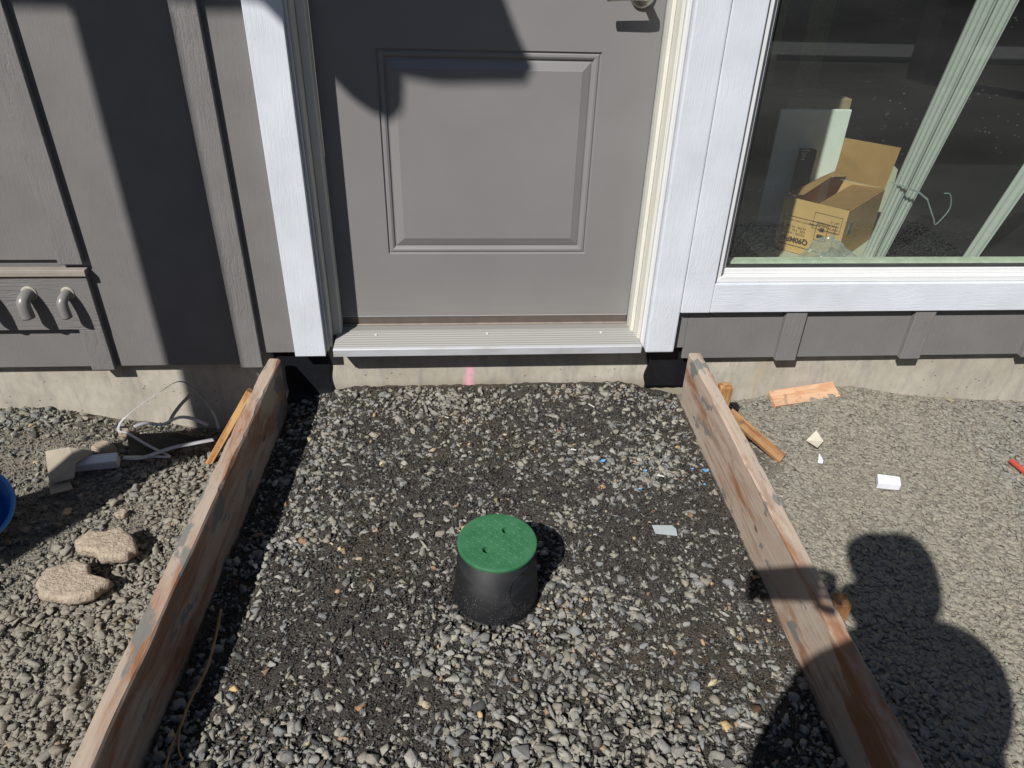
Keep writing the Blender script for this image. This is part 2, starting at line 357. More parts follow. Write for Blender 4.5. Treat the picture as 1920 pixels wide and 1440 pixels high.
def scatter(name, batches, mat, label, cat):
    """batches: list of (protos, pos(n,3), size(n,), tilt, colours(n,3), elong)"""
    VV, FF, CC = [], [], []; off = 0
    for P, pos, size, tilt, colr, elong in batches:
        pos = np.asarray(pos); n = len(pos); pid = rng.integers(0, len(P), n)
        az = rng.uniform(0, 2*np.pi, n); tl = np.abs(rng.normal(0, tilt, n)); ta = rng.uniform(0, 2*np.pi, n)
        qz = np.stack([np.cos(az/2), 0*az, 0*az, np.sin(az/2)], -1)
        qt = np.stack([np.cos(tl/2), np.cos(ta)*np.sin(tl/2), np.sin(ta)*np.sin(tl/2), 0*az], -1)
        Rm = rotm(qt) @ rotm(qz)
        sc3 = np.stack([size*rng.uniform(.85, elong, n), size*rng.uniform(.7, 1.0, n), size*rng.uniform(.7, 1.05, n)], -1)
        for k, (V, F) in enumerate(P):
            s = np.nonzero(pid == k)[0]
            if not len(s): continue
            W = np.einsum('nij,nvj->nvi', Rm[s], V[None]*sc3[s][:, None, :]) + pos[s][:, None, :]
            VV.append(W.reshape(-1, 3)); FF.append((F[None]+(np.arange(len(s))*len(V))[:, None, None]).reshape(-1, 3)+off)
            CC.append(np.repeat(colr[s], len(V), 0)); off += len(s)*len(V)
    V = np.concatenate(VV); F = np.concatenate(FF); Cc = np.concatenate(CC)
    me = bpy.data.meshes.new(name); me.vertices.add(len(V)); me.vertices.foreach_set('co', V.reshape(-1).astype(np.float32))
    me.loops.add(F.size); me.loops.foreach_set('vertex_index', F.reshape(-1).astype(np.int32))
    me.polygons.add(len(F)); me.polygons.foreach_set('loop_start', (np.arange(len(F))*3).astype(np.int32))
    me.update(calc_edges=True)
    ca = me.color_attributes.new('Tint', 'FLOAT_COLOR', 'POINT')
    ca.data.foreach_set('color', np.concatenate([Cc, np.ones((len(V), 1))], 1).reshape(-1).astype(np.float32))
    o = link(name, me, mat); tag(o, label, cat, kind='stuff'); return o
t = NT('stone'); at = t.n('ShaderNodeAttribute'); at.attribute_name = 'Tint'
n1 = t.noise(t.co(), 420, 3, .65); n3 = t.noise(t.co((1, 1, 3)), 110, 3, .6)
c = t.mix(1.0, at.outputs['Color'], t.ramp(n1, [(.25, .75), (.75, 1.22)]), 'MULTIPLY')
c = t.mix(1.0, c, t.ramp(n3, [(.3, .87), (.7, 1.10)]), 'MULTIPLY')
t.col(c); t.bump(n1, .0012, .7); M_stone = t.set(.82, .22)
def stone_cols(n, bright=1.0, wetf=0.0, warm=.12):
    base = np.array([[.24, .24, .228], [.212, .217, .213], [.178, .188, .197], [.25, .238, .205], [.165, .167, .163], [.28, .278, .262], [.215, .205, .175]])
    k = rng.integers(0, len(base), n); c = base[k]*rng.uniform(.78, 1.15, (n, 1))
    wm = rng.random(n) < warm*.5
    wc = np.array([[.42, .31, .17], [.38, .26, .17], [.46, .40, .27], [.27, .17, .11]])
    c[wm] = wc[rng.integers(0, 4, wm.sum())]*rng.uniform(.7, 1.1, (wm.sum(), 1))
    dk = rng.random(n) < wetf
    c[dk] = c[dk]*rng.uniform(.22, .45, (dk.sum(), 1))
    return c*bright
def blob(x, y, cx, cy, rx, ry): return np.exp(-(((x-cx)/rx)**2+((y-cy)/ry)**2))
# inside the forms: stones pressed in dark soil; dense and dry near the valve box, in the foreground and at the middle of the wall
def dens_in(x, y):
    d = .40+.6*(fbm(x, y, 5, 41, 3)-.35)
    d += .62*blob(x, y, -.02, -.93, .17, .13)+.45*blob(x, y, .20, -.90, .12, .16)
    d += 1.0*np.clip((-1.02-y)/.12, 0, 1)*np.clip((x+.1)/.2, 0, 1)*np.clip((.42-x)/.15, 0, 1)
    d += .7*np.clip((-1.0-y)/.14, 0, 1)*np.clip((-.25-x)/.12, 0, 1)+.35*np.clip((-1.05-y)/.15, 0, 1)
    d += .55*blob(x, y, -.16, -.06, .22, .07)+.45*blob(x, y, .45, -.03, .25, .05)+.4*blob(x, y, -.45, -.3, .10, .5)
    d += .3*blob(x, y, .5, -.35, .12, .15)
    d -= .35*blob(x, y, .28, -.95, .10, .07)+.3*blob(x, y, -.2, -.65, .18, .13)+.25*blob(x, y, .1, -.45, .2, .1)
    d = d+1.5*(fbm(x, y, 8, 143, 2)-.5)*.5
    return np.clip(d, .04, 1.3)
def sample(n, x0, x1, y0, y1, fn):
    x = rng.uniform(x0, x1, n); y = rng.uniform(y0, y1, n); k = fn(x, y); return x[k], y[k]
BOXC = (.031, -.78)
def in_form(x, y, m=.008): return (x > left_in(y)+m) & (x < right_in(y)-m) & (np.hypot(x-BOXC[0], y-BOXC[1]) > .104) & (y < .02)
batches = []
for n, s0, s1, keep, P in ((12500, .005, .0085, 1.0, PB), (9200, .0082, .0135, 1.0, PB), (3300, .0125, .0195, .9, PB)):
    x, y = sample(n, -.68, .70, -1.7, .02, lambda x, y: in_form(x, y) & (rng.random(len(x)) < dens_in(x, y)*keep))
    s = rng.uniform(s0, s1, len(x))*rng.uniform(.85, 1.1, len(x)); d = dens_in(x, y)
    lift = np.clip(d-.62, 0, .6)*.020
    z = height(x, y)+s*rng.uniform(-.25, .22, len(x))+lift*rng.uniform(.2, 1, len(x))
    dry = np.clip((-1.0-y)/.2, 0, 1)*np.clip((x+.05)/.25, 0, 1)*np.clip((.45-x)/.2, 0, 1)+.75*blob(x, y, -.05, -.06, .45, .085)
    c = stone_cols(len(x), 1.24, .12, .055)*np.array([1.04, 1.0, .93]); c = c*(1-.55*dry[:, None])+np.array([.34, .31, .255])*(.55*dry[:, None])
    batches.append((P, np.stack([x, y, z], -1), s, .34, c, 1.25))
x, y = sample(34000, -.68, .70, -1.6, .02, in_form)
s = rng.uniform(.003, .0075, len(x)); c = np.array([.066, .060, .053])*rng.uniform(.6, 2.2, (len(x), 1))
batches.append((PS, np.stack([x, y, height(x, y)+s*rng.uniform(-.35, .3, len(x))], -1), s, .6, c, 1.3))
x, y = sample(70000, -.68, .70, -1.6, .02, in_form)
s = rng.uniform(.0012, .0034, len(x)); c = stone_cols(len(x), .36, .65, .12)
batches.append((PS, np.stack([x, y, height(x, y)+s*.3+rng.uniform(0, .004, len(x))], -1), s, .8, c, 1.4))
scatter('gravel', batches, M_stone, 'wet mixed gravel pressed into dark soil between the two form boards', 'gravel')
# left outside: dry coarse crushed stone
def in_left(x, y): return (x < left_in(y)-.046) & (y < .022)
batches = []
dl = lambda x, y: np.clip(.95-1.3*np.clip(fbm(x, y, 4.5, 61, 3)-.49, 0, 1)*5+.2, .15, 1.2)
for n, s0, s1, fl in ((26000, .0045, .008, .35), (14500, .0078, .0135, .5), (4300, .012, .020, .55)):
    x, y = sample(n, -1.95, -.62, -1.7, .022, lambda x, y: in_left(x, y) & (rng.random(len(x)) < dl(x, y)))
    s = rng.uniform(s0, s1, len(x)); z = height(x, y)+s*rng.uniform(-.25, fl, len(x))+rng.uniform(0, .004, len(x))
    c = stone_cols(len(x), 1.22, .08, .05)*np.array([1.0, .955, .86])
    du = np.clip(fbm(x, y, 3, 71, 3)*1.5-.35, 0, .7)[:, None]; c = c*(1-du)+np.array([.30, .27, .215])*du
    batches.append((PB, np.stack([x, y, z], -1), s, .5, c, 1.3))
x, y = sample(42000, -1.85, -.62, -1.6, .022, in_left)
s = rng.uniform(.0014, .004, len(x)); c = stone_cols(len(x), .95, .15, .06)
batches.append((PS, np.stack([x, y, height(x, y)+rng.uniform(0, .005, len(x))], -1), s, .8, c, 1.4))
scatter('gravel', batches, M_stone, 'loose dry crushed stone on the ground left of the left form board', 'gravel')
# right outside: flat dusty chips trodden flush
def in_right(x, y): return (x > right_in(y)+.044) & (y < .022)
batches = []
for n, s0, s1 in ((15000, .005, .009), (17000, .009, .016), (5200, .015, .027)):
    x, y = sample(n, .66, 2.5, -1.7, .022, lambda x, y: in_right(x, y) & ~((np.hypot((x-.815)/.075, (y+.30)/.15) < 1) & (rng.random(len(x)) < .75)))
    s = rng.uniform(s0, s1, len(x)); rough_ = np.clip((fbm(x, y, 2.5, 91, 3)-.42)*5, 0, 1)
    rough_ = np.maximum(rough_, np.clip((x-1.45)/.4, 0, 1)*.8); rough_ = np.maximum(rough_, np.clip((.95-x)/.15, 0, 1)*np.clip((y+.55)/.3, 0, 1))
    z = height(x, y)-s*.40+.0060+rng.uniform(-.0007, .0008, len(x))+rng.uniform(0, .007, len(x))*rough_
    c0 = stone_cols(len(x), 1.15, .04, .03); du = (.84-.42*rough_)[:, None]
    c = c0*(1-du)+np.array([.315, .288, .225])*(1+rng.uniform(-.09, .09, (len(x), 1)))*du
    batches.append((PF, np.stack([x, y, z], -1), s, .045, c, 1.35))
x, y = sample(12000, .66, 2.3, -1.6, .022, in_right)
s = rng.uniform(.0014, .0035, len(x)); c = stone_cols(len(x), 1.0, .1, .05)*.4+np.array([.29, .262, .21])*.6
batches.append((PS, np.stack([x, y, height(x, y)+rng.uniform(0, .004, len(x))], -1), s, .5, c, 1.4))
t = NT('dusty_stone'); at = t.n('ShaderNodeAttribute'); at.attribute_name = 'Tint'; n1 = t.noise(t.co(), 300, 3, .6)
t.col(t.mix(1.0, at.outputs['Color'], t.ramp(n1, [(.25, .88), (.75, 1.1)]), 'MULTIPLY')); t.bump(n1, .0006, .5); M_stone2 = t.set(.9, .12)
scatter('gravel', batches, M_stone2, 'flat dusty trodden stone chips right of the right form board', 'gravel')

# ------------------------------------------------------------------ house
H = thing('house', 'grey board and batten house wall with white trim, grey door and large window', 'house', (0, 0, 0))
FY = .03                                           # foundation face
box('foundation', M_conc, -6, 6, FY, .24, -.3, .2065, H, 0)
box('door_step', M_conc, -.46, .56, FY+.002, .2, .150, .2122, H, .002)
# siding sheets (front face y=0) ; each is a sheet 10 mm thick standing on the wall
def siding(x0, x1, z0, z1): return box('siding_panel', M_siding, x0, x1, 0, .011, z0, z1, H, .0012)
siding(-6, -1.115, .168, .3); siding(-6, -1.1150, .5025, 3.3); siding(-1.1145, -.6585, .168, 3.3)
siding(-.658, -.500, .207, 3.3)
siding(.59, .655, .207, .40); siding(.6555, 6, .168, .40); siding(3.62, 6, .41, 3.3); siding(-.49, .60, 2.42, 3.3); siding(.61, 3.61, 2.72, 3.3)
# house body behind the siding so that no light leaks in
box('wall_core', M_siding, -6, -.445, .0125, .22, .2075, 3.3, H, 0)
box('wall_core', M_siding, .545, .735, .0125, .22, .2075, 3.3, H, 0)
box('wall_core', M_siding, .736, 3.5, .0125, .14, .2075, .395, H, 0)
box('wall_core', M_siding, 3.501, 6, .0125, .22, .2075, 3.3, H, 0)
box('wall_core', M_siding, -.444, .544, .0125, .22, 2.36, 3.3, H, 0)
box('wall_core', M_siding, .7355, 3.5, .0125, .22, 2.62, 3.3, H, 0)
def batten(x0, x1, z0, z1): return box('batten', M_batten, x0, x1, -.019, -.0003, z0, z1, H, .0014)
batten(-.690, -.6265, .167, 3.3)
batten(-1.114, -1.0505, .4965, 3.3); batten(-1.116, -1.0515, .166, .2995)
for k in (2, 3, 4, 5, 6, 7): batten(-.690-.424*k, -.6265-.424*k, .168 if 0 else .4985, 3.3)
for k in range(2, 8): batten(-.690-.424*k, -.6265-.424*k, .168, .2985)
for k in range(12): 
    x = .952+.412*k
    box('batten', M_batten, x, x+.0655, -.019, -.0003, .166, .3395, H, .0014)
    if x > 3.75: batten(x, x+.0655, .3405, 3.3)
# band with flashing on the left
box('band_board', M_band, -6, -1.0510, -.020, -.0005, .300, .466, H, .0015)
M_flash = simple('flashing', (.36, .32, .27), .5, .5, var=.1, vs=20)
bm = bmesh.new(); bxm(bm, -6, -1.047, -.028, -.0004, .480, .4835, .0006); bxm(bm, -6, -1.047, -.0285, -.0265, .4665, .480, .0005)
obj('flashing', bm, M_flash, H)
bm = bmesh.new(); bxm(bm, -6, -1.049, -.0262, -.0004, .4668, .4798, 0); obj('flashing_backing', bm, M_batten, H)
# drain elbows through the band
M_pipe = simple('painted_pipe', (.245, .232, .222), .28, .5, var=.05, vs=12)
for px in (-1.322, -1.213, -1.112):
    bm = bmesh.new(); rr = .0135 if px > -1.2 else .0165
    pts = [(px, -.001, .414), (px-.001, -.030, .413), (px-.003, -.044, .409), (px-.005, -.053, .400), (px-.004, -.056, .388), (px-.002, -.0565, .357)]
    P = smooth_path(pts, 5); tube(bm, P, rr, 20, True)
    e = obj('drain_elbow', bm, M_pipe, H, True)
    bm = bmesh.new(); tube(bm, [(px-.002, -.0565, .3572), (px-.002, -.0565, .3566)], rr*.78, 18); obj('pipe_mouth', bm, M_membrane, e)
    bm = bmesh.new(); tube(bm, [(px, -.0195, .414), (px, -.0225, .414)], [rr+.006, rr+.002], 20); obj('sealant_ring', bm, simple('sealant', (.45, .40, .33), .5), e, True)
# door surround
def trimv(name, x0, x1, z0, z1, m=M_white, y0=-.027, y1=-.0004, bev=.002): return box(name, m, x0, x1, y0, y1, z0, z1, H, bev, 2)
trimv('casing', -.525, -.436, .208, 2.44); trimv('casing', .528, .6165, .206, 2.44, bev=.005)
trimv('casing', -.525, .6165, 2.441, 2.53, M_whiteh)
def step(name, x0, x1, y0, y1, z0, z1, m, bev=.001): return box(name, m, x0, x1, y0, y1, z0, z1, H, bev)
M_jambL = M_jamb
step('brickmould', -.4355, -.4290, -.006, .03, .213, 2.43, M_vinyl, .001); step('door_jamb', -.4285, -.4205, .004, .14, .222, 2.42, M_jamb)
step('door_stop', -.4200, -.3965, .046, .0925, .240, 2.42, M_jamb, .002)
step('brickmould', .5135, .5275, -.012, .03, .213, 2.43, M_vinyl, .004); step('door_jamb', .5040, .5130, .0, .14, .222, 2.42, M_jamb)
step('door_stop', .4925, .5035, .046, .0925, .240, 2.42, M_jamb, .002); step('weatherstrip', .4895, .4923, .078, .0930, .240, 2.41, M_weather, .001)
# threshold with ribs
bm = bmesh.new(); prof = [(-.046, .2165), (-.0475, .2385), (-.046, .2410)]
yy = -.044
for k in range(15): prof += [(yy+.0005, .2420+k*.00018), (yy+.0028, .2420+k*.00018), (yy+.0034, .2396+k*.00018), (yy+.0062, .2396+k*.00018)]; yy += .0068
prof += [(.062, .246), (.094, .2475), (.13, .2475), (.13, .2165)]
prism(bm, [(-.4095, a, b) for a, b in prof], (.9180, 0, 0)); th = obj('threshold', bm, M_alu, H)
for sx in (-.292, .045, .398): 
    bm = bmesh.new(); tube(bm, [(sx, .036, .2440), (sx, .036, .2464)], .004, 12); obj('screw', bm, M_vinyl, th)
box('threshold_sill', simple('sill_wood', (.50, .42, .25), .7), -.412, .510, -.040, .1, .2125, .2162, H, .001)
# door leaf with raised moulded panel
D = bpy.data.objects.new('door', None); COL.objects.link(D); D.parent = H
D['label'] = 'grey front door with a raised square panel and nickel lever'
def door_mesh():
    bm = bmesh.new(); y0 = .094; X0, X1, Z0, Z1 = -.3962, .4890, .2780, 2.38
    panels = [(-.243, .338, .480, 1.031), (-.243, .338, 1.30, 2.22)]
    prof = [(0, 0), (.0025, .0045), (.0045, .0050), (.008, .0022), (.0135, .0018), (.0185, .0042), (.0215, .0085), (.0245, .0090), (.028, .0070), (.046, .0008), (.0475, -.0002)]
    xs_ = [X0, panels[0][0], panels[0][1], X1]; zs_ = [Z0, .480, 1.031, 1.30, 2.22, Z1]
    for i in range(3):
        for j in range(5):
            if i == 1 and j in (1, 3): continue
            bm.faces.new([bm.verts.new((a, y0, b)) for a, b in ((xs_[i], zs_[j]), (xs_[i+1], zs_[j]), (xs_[i+1], zs_[j+1]), (xs_[i], zs_[j+1]))])
    for (a, b, c_, d) in panels:
        prev = None
        for o_, dy in prof:
            ring = [bm.verts.new(p) for p in ((a+o_, y0+dy, c_+o_), (b-o_, y0+dy, c_+o_), (b-o_, y0+dy, d-o_), (a+o_, y0+dy, d-o_))]
            if prev:
                for k in range(4): bm.faces.new((prev[k], prev[(k+1) % 4], ring[(k+1) % 4], ring[k]))
            prev = ring
        bm.faces.new(prev)
    q = [(X0, Z0), (X1, Z0), (X1, Z1), (X0, Z1)]
    for k in range(4):
        (a, b), (c_, d) = q[k], q[(k+1) % 4]
        bm.faces.new([bm.verts.new(p) for p in ((a, y0, b), (a, y0+.044, b), (c_, y0+.044, d), (c_, y0, d))])
    bm.faces.new([bm.verts.new((a, y0+.044, b)) for a, b in q[::-1]])
    bmesh.ops.remove_doubles(bm, verts=bm.verts[:], dist=1e-5); bmesh.ops.recalc_face_normals(bm, faces=bm.faces[:])
    return bm
obj('door_leaf', door_mesh(), M_door, D)
box('door_sweep', M_sweep, -.396, .489, .0950, .13, .2485, .2768, D, .001)
box('paint_edge', M_white, -.396, .489, .0937, .0955, .2769, .2779, D, 0)
box('door_sweep', simple('sweep_lip', (.33, .28, .23), .45), -.396, .489, .0885, .0945, .2478, .2525, D, .001)
# lever handle
hd = bpy.data.objects.new('door_handle', None); COL.objects.link(hd); hd.parent = D
bm = bmesh.new(); HX, HZ = .427, 1.166
tube(bm, [(HX, .0935, HZ), (HX, .087, HZ), (HX, .082, HZ)], [.033, .0325, .027], 40)
tube(bm, [(HX, .0825, HZ), (HX, .040, HZ)], .011, 20)
P = smooth_path([(HX+.006, .034, HZ), (HX-.02, .030, HZ+.001), (HX-.06, .031, HZ-.001), (HX-.100, .034, HZ-.005)], 6)
rings = []
for i, p in enumerate(P):
    f_ = i/(len(P)-1); hz = .0135-.003*f_; hy = .006
    rings.append([bm.verts.new((p.x, p.y+hy*math.cos(a), p.z+hz*math.sin(a))) for a in [k*math.pi/8 for k in range(16)]])
for a, b in zip(rings, rings[1:]):
    for k in range(16): bm.faces.new((a[k], a[(k+1) % 16], b[(k+1) % 16], b[k]))
bm.faces.new(rings[0]); bm.faces.new(rings[-1][::-1]); bmesh.ops.recalc_face_normals(bm, faces=bm.faces[:])
me_h = obj('handle_lever', bm, M_chrome, None, True); me_h.name = 'door_handle_metal'
COL.objects.unlink(me_h); bpy.data.objects.remove(hd); COL.objects.link(me_h); me_h.name = 'door_handle'; me_h.parent = D
for o in list(D.children): pass
# membrane flashing either side of the step
def membrane(x0, x1, z0, z1, side):
    bm = bmesh.new(); n = 14; rows = []
    for j in range(n+1):
        z = z0+(z1-z0)*j/n
        rows.append([bm.verts.new((x0+(x1-x0)*i/n+(.004*math.sin(j*.9+side) if i in (0, n) else 0), FY-.004-.0025*math.sin(i*.8+j*.5)**2-(.018*(1-j/3) if j < 3 and side < 0 else 0), z)) for i in range(n+1)])
    for j in range(n):
        for i in range(n): bm.faces.new((rows[j][i], rows[j][i+1], rows[j+1][i+1], rows[j+1][i]))
    o = obj('membrane_patch', bm, M_membrane, H, True); md = o.modifiers.new('t', 'SOLIDIFY'); md.thickness = .002; md.offset = -1; return o
membrane(-.600, -.436, .010, .2065, -1); membrane(.553, .692, .046, .2055, 1)
# window surround
trimv('mullion_trim', .6175, .707, .340, 2.62, bev=.003)
trimv('sill_trim', .7075, 3.61, .341, .4325, M_whiteh); trimv('head_trim', .7075, 3.61, 2.621, 2.71, M_whiteh); trimv('casing', 3.521, 3.61, .433, 2.62)
W = bpy.data.objects.new('window', None); COL.objects.link(W); W.parent = H
W['label'] = 'large fixed window with white vinyl frame beside the door'
bm = bmesh.new()
WX0, WX1, WZ0, WZ1 = .7085, 3.519, .4335, 2.619
def frame_ring(bm, o0, o1, y0, y1):
    a0, b0, c0, d0 = WX0+o0, WX1-o0, WZ0+o0, WZ1-o0; a1, b1, c1, d1 = WX0+o1, WX1-o1, WZ0+o1, WZ1-o1
    for q in (((a0, c0), (b0, c0), (b1, c1), (a1, c1)), ((b0, c0), (b0, d0), (b1, d1), (b1, c1)), ((b0, d0), (a0, d0), (a1, d1), (b1, d1)), ((a0, d0), (a0, c0), (a1, c1), (a1, d1))):
        prism(bm, [(x, y0, z) for x, z in q], (0, y1-y0, 0))
frame_ring(bm, 0, .017, -.014, .06); frame_ring(bm, .017, .034, .008, .06)
bmesh.ops.bevel(bm, geom=bm.edges[:], offset=.0012, segments=1, affect='EDGES')
obj('window_frame', bm, M_vinyl, W)
bm = bmesh.new(); frame_ring(bm, .034, .040, .014, .03); obj('glazing_bead', bm, simple('gasket', (.05, .05, .05), .5), W)
bm = bmesh.new(); frame_ring(bm, .030, .044, .045, .070); obj('inner_reveal', bm, simple('inner_reveal', (.62, .66, .54), .5), W)
t = NT('window_glass'); t.t.nodes.remove(t.b)
tr = t.n('ShaderNodeBsdfTransparent'); tr.inputs[0].default_value = (.75, .805, .745, 1)
gl = t.n('ShaderNodeBsdfGlossy'); gl.inputs['Roughness'].default_value = 0.0; gl.inputs['Color'].default_value = (.88, .96, 1, 1)
ge = t.n('ShaderNodeNewGeometry'); dt = t.n('ShaderNodeVectorMath'); dt.operation = 'DOT_PRODUCT'
t.l(ge.outputs['Incoming'], dt.inputs[0]); t.l(ge.outputs['Normal'], dt.inputs[1])
fres = t.math('ADD', .105, t.math('MULTIPLY', .9, t.math('POWER', t.math('SUBTRACT', 1.0, t.math('ABSOLUTE', dt.outputs['Value'])), 5.0)), True)
mx = t.n('ShaderNodeMixShader'); t.l(fres, mx.inputs[0]); t.l(tr.outputs[0], mx.inputs[1]); t.l(gl.outputs[0], mx.inputs[2])
df = t.n('ShaderNodeBsdfDiffuse'); df.inputs['Color'].default_value = (.8, .8, .8, 1)
vo = t.vor(t.co((1, 1, .8)), 48); d1 = t.math('MULTIPLY', t.ramp(vo.outputs['Distance'], [(.02, .22), (.07, 0.0)]), t.ramp(t.noise(t.co(), 9, 3), [(.56, 0.0), (.66, 1.0)]))
vo2 = t.vor(t.co((.3, 1, 1)), 120); d2 = t.math('MULTIPLY', t.ramp(vo2.outputs['Distance'], [(.07, .5), (.15, 0.0)]), t.ramp(t.noise(t.co(), 4, 3), [(.45, 0.0), (.65, 1.0)]))
film = t.ramp(t.noise(t.co((.4, 1, 2)), 3, 4), [(.3, .006), (.75, .035)])
dd = t.math('ADD', t.math('MAXIMUM', t.math('MULTIPLY', d1, .0), t.math('MULTIPLY', d2, .28)), film, True)
mx2 = t.n('ShaderNodeMixShader'); t.l(dd, mx2.inputs[0]); t.l(mx.outputs[0], mx2.inputs[1]); t.l(df.outputs[0], mx2.inputs[2]); t.l(mx2.outputs[0], t.out.inputs[0])
M_glass = t.m
bm = bmesh.new(); bm.faces.new([bm.verts.new(p) for p in ((WX0+.03, .030, WZ0+.03), (WX1-.03, .030, WZ0+.03), (WX1-.03, .030, WZ1-.03), (WX0+.03, .030, WZ1-.03))])
obj('glass', bm, M_glass, W)
# room behind the window
M_wallin = simple('interior_wall', (.10, .105, .105), .9, .1, var=.05); M_floorin = simple('interior_floor', (.50, .50, .40), .8, .15, var=.06, vs=60)
M_floorshade = simple('floor_shade', (.018, .019, .020), .95, .05, var=.25, vs=200, bump=.002)  # dark colour stands in for shade on the floor around the sun patch
box('room_floor', M_floorin, .45, 4.6, .2205, 5.0, .12, .235, H, 0)
box('shade_sheet', M_floorshade, .46, 1.14, .23, 4.9, .2355, .240, H, 0)
bm = bmesh.new(); prism(bm, [(1.34, .23, .2356), (4.5, .23, .2356), (4.5, 4.9, .2356), (3.2, 4.9, .2356), (2.42, 1.94, .2356)], (0, 0, .005)); obj('shade_sheet', bm, M_floorshade, H)  # dark sheet in place of shade, cut along the right side of the sunlit floor
for a in ((.40, .449, .2205, 5, .12, 2.9), (4.601, 4.65, .2205, 5, .12, 2.9), (.4, 4.65, 5.001, 5.05, .12, 2.9), (.4, 4.65, .2205, 5.05, 2.901, 2.95)):
    box('room_wall', M_wallin, a[0], a[1], a[2], a[3], a[4], a[5], H, 0)

# porch over the left part: post, eave beam with raked end, unseen lump added to cast the rounded door shadow (stand left of and above the frame)
M_post = simple('porch_paint', (.30, .29, .28), .6, .3)
PY = -1.5
pp = box('porch_post', M_post, -1.883-.071, -1.883+.071, PY-.071, PY+.071, -.05, 2.90, H, .004)
box('post_base', M_post, -1.883-.085, -1.883+.085, PY-.085, PY+.085, -.05, .06, pp, .004)
bm = bmesh.new(); yb = PY-.02
prism(bm, [(-6, yb, 2.858), (-1.62, yb, 2.862), (-1.25, yb, 2.806), (-1.030, yb, 2.812), (-1.011, yb, 2.850), (-1.053, yb, 2.925), (-1.08, yb, 2.985), (-1.13, yb, 3.10), (-6, yb, 3.10)], (0, .05, 0))
eb = obj('eave_beam', bm, M_post, H)
bm = bmesh.new(); pts = []
prism(bm, [(-1.585, yb-.001, 2.875), (-1.555, yb-.001, 2.846), (-1.517, yb-.001, 2.806), (-1.48, yb-.001, 2.766), (-1.436, yb-.001, 2.736), (-1.400, yb-.001, 2.722), (-1.372, yb-.001, 2.727), (-1.353, yb-.001, 2.744), (-1.347, yb-.001, 2.800), (-1.347, yb-.001, 2.90), (-1.585, yb-.001, 2.90)], (0, .052, 0))
obj('shadow_lump', bm, M_post, eb)
bm = bmesh.new(); prism(bm, [(-6, -1.56, 3.101), (-1.14, -1.56, 3.101), (-1.14, -.02, 3.16), (-6, -.02, 3.16)], (0, 0, .04)); obj('porch_roof', bm, M_post, H)

# ------------------------------------------------------------------ form boards
def form_board(nm, label, top_in0, top_in1, sgn, m, seed):
    """top_in0/1: inner top edge near the wall / near the viewer (extended)"""
    a = Vector(top_in0); b = Vector(top_in1); d = (b-a); L = d.length*2.35; d.normalize()
    side = Vector((0, 0, 1)).cross(d).normalized()*sgn; up = Vector((0, 0, 1))
    bm = bmesh.new(); n = 200; r = random.Random(seed); prev = None
    for i in range(n+1):
        s = L*i/n; ins = .0025*(vn(s*14, seed)-.5); ous = .0035*(vn(s*11, seed+5)-.5); hz = .003*(vn(s*8, seed+9)-.5)
        c = a+d*s
        chip = .004*max(0, vn(s*30, seed+3)-.72)*4
        prof = [(0+ins, -.185), (0+ins, -.004-chip), (.0035+ins+chip, hz), (.0345+ous-chip, hz*.6), (.038+ous, -.004-chip*1.3), (.038+ous, -.185)]
        ring = [bm.verts.new(c+side*u+up*v) for u, v in prof]
        if prev:
            for k in range(6): bm.faces.new((prev[k], prev[(k+1) % 6], ring[(k+1) % 6], ring[k]))
        else: bm.faces.new(ring)
        prev = ring
    bm.faces.new(prev[::-1]); bmesh.ops.recalc_face_normals(bm, faces=bm.faces[:])
    o = obj(nm, bm, m); return tag(o, label, 'form board')
def vn(x, s):
    i = math.floor(x); f = x-i; f = f*f*(3-2*f)
    h = lambda k: (math.sin(k*127.1+s*311.7)*43758.5453) % 1
    return h(i)*(1-f)+h(i+1)*f
form_board('form_board', 'reddish stained form board left of the valve box, its inner face in shade', (-.571, -.021, .199), (-.620, -1.238, .175), -1, M_form, 3)
form_board('form_board', 'pale weathered form board right of the valve box, crossed by a shadow', (.669, -.021, .199), (.645, -1.312, .175), 1, M_form2, 8)

def rbar(bm, a, b, w_, h_, nrm=(0, 0, 1), point=False):
    """bar from a to b, width w_ (sideways) and thickness h_ (along nrm)"""
    a, b = Vector(a), Vector(b); d = (b-a).normalized(); n = Vector(nrm); s = d.cross(n).normalized(); n = s.cross(d).normalized()
    vs = []
    for p, k in ((a, 1.0), (b, .25 if point else 1.0)):
        vs.append([bm.verts.new(p+s*(w_/2*u*k)+n*(h_/2*v)) for u, v in ((-1, -1), (1, -1), (1, 1), (-1, 1))])
    for k in range(4): bm.faces.new((vs[0][k], vs[0][(k+1) % 4], vs[1][(k+1) % 4], vs[1][k]))
    bm.faces.new(vs[0][::-1]); bm.faces.new(vs[1]); bmesh.ops.recalc_face_normals(bm, faces=bm.faces[:])
    bmesh.ops.bevel(bm, geom=bm.edges[:], offset=min(w_, h_)*.06, segments=1, affect='EDGES')
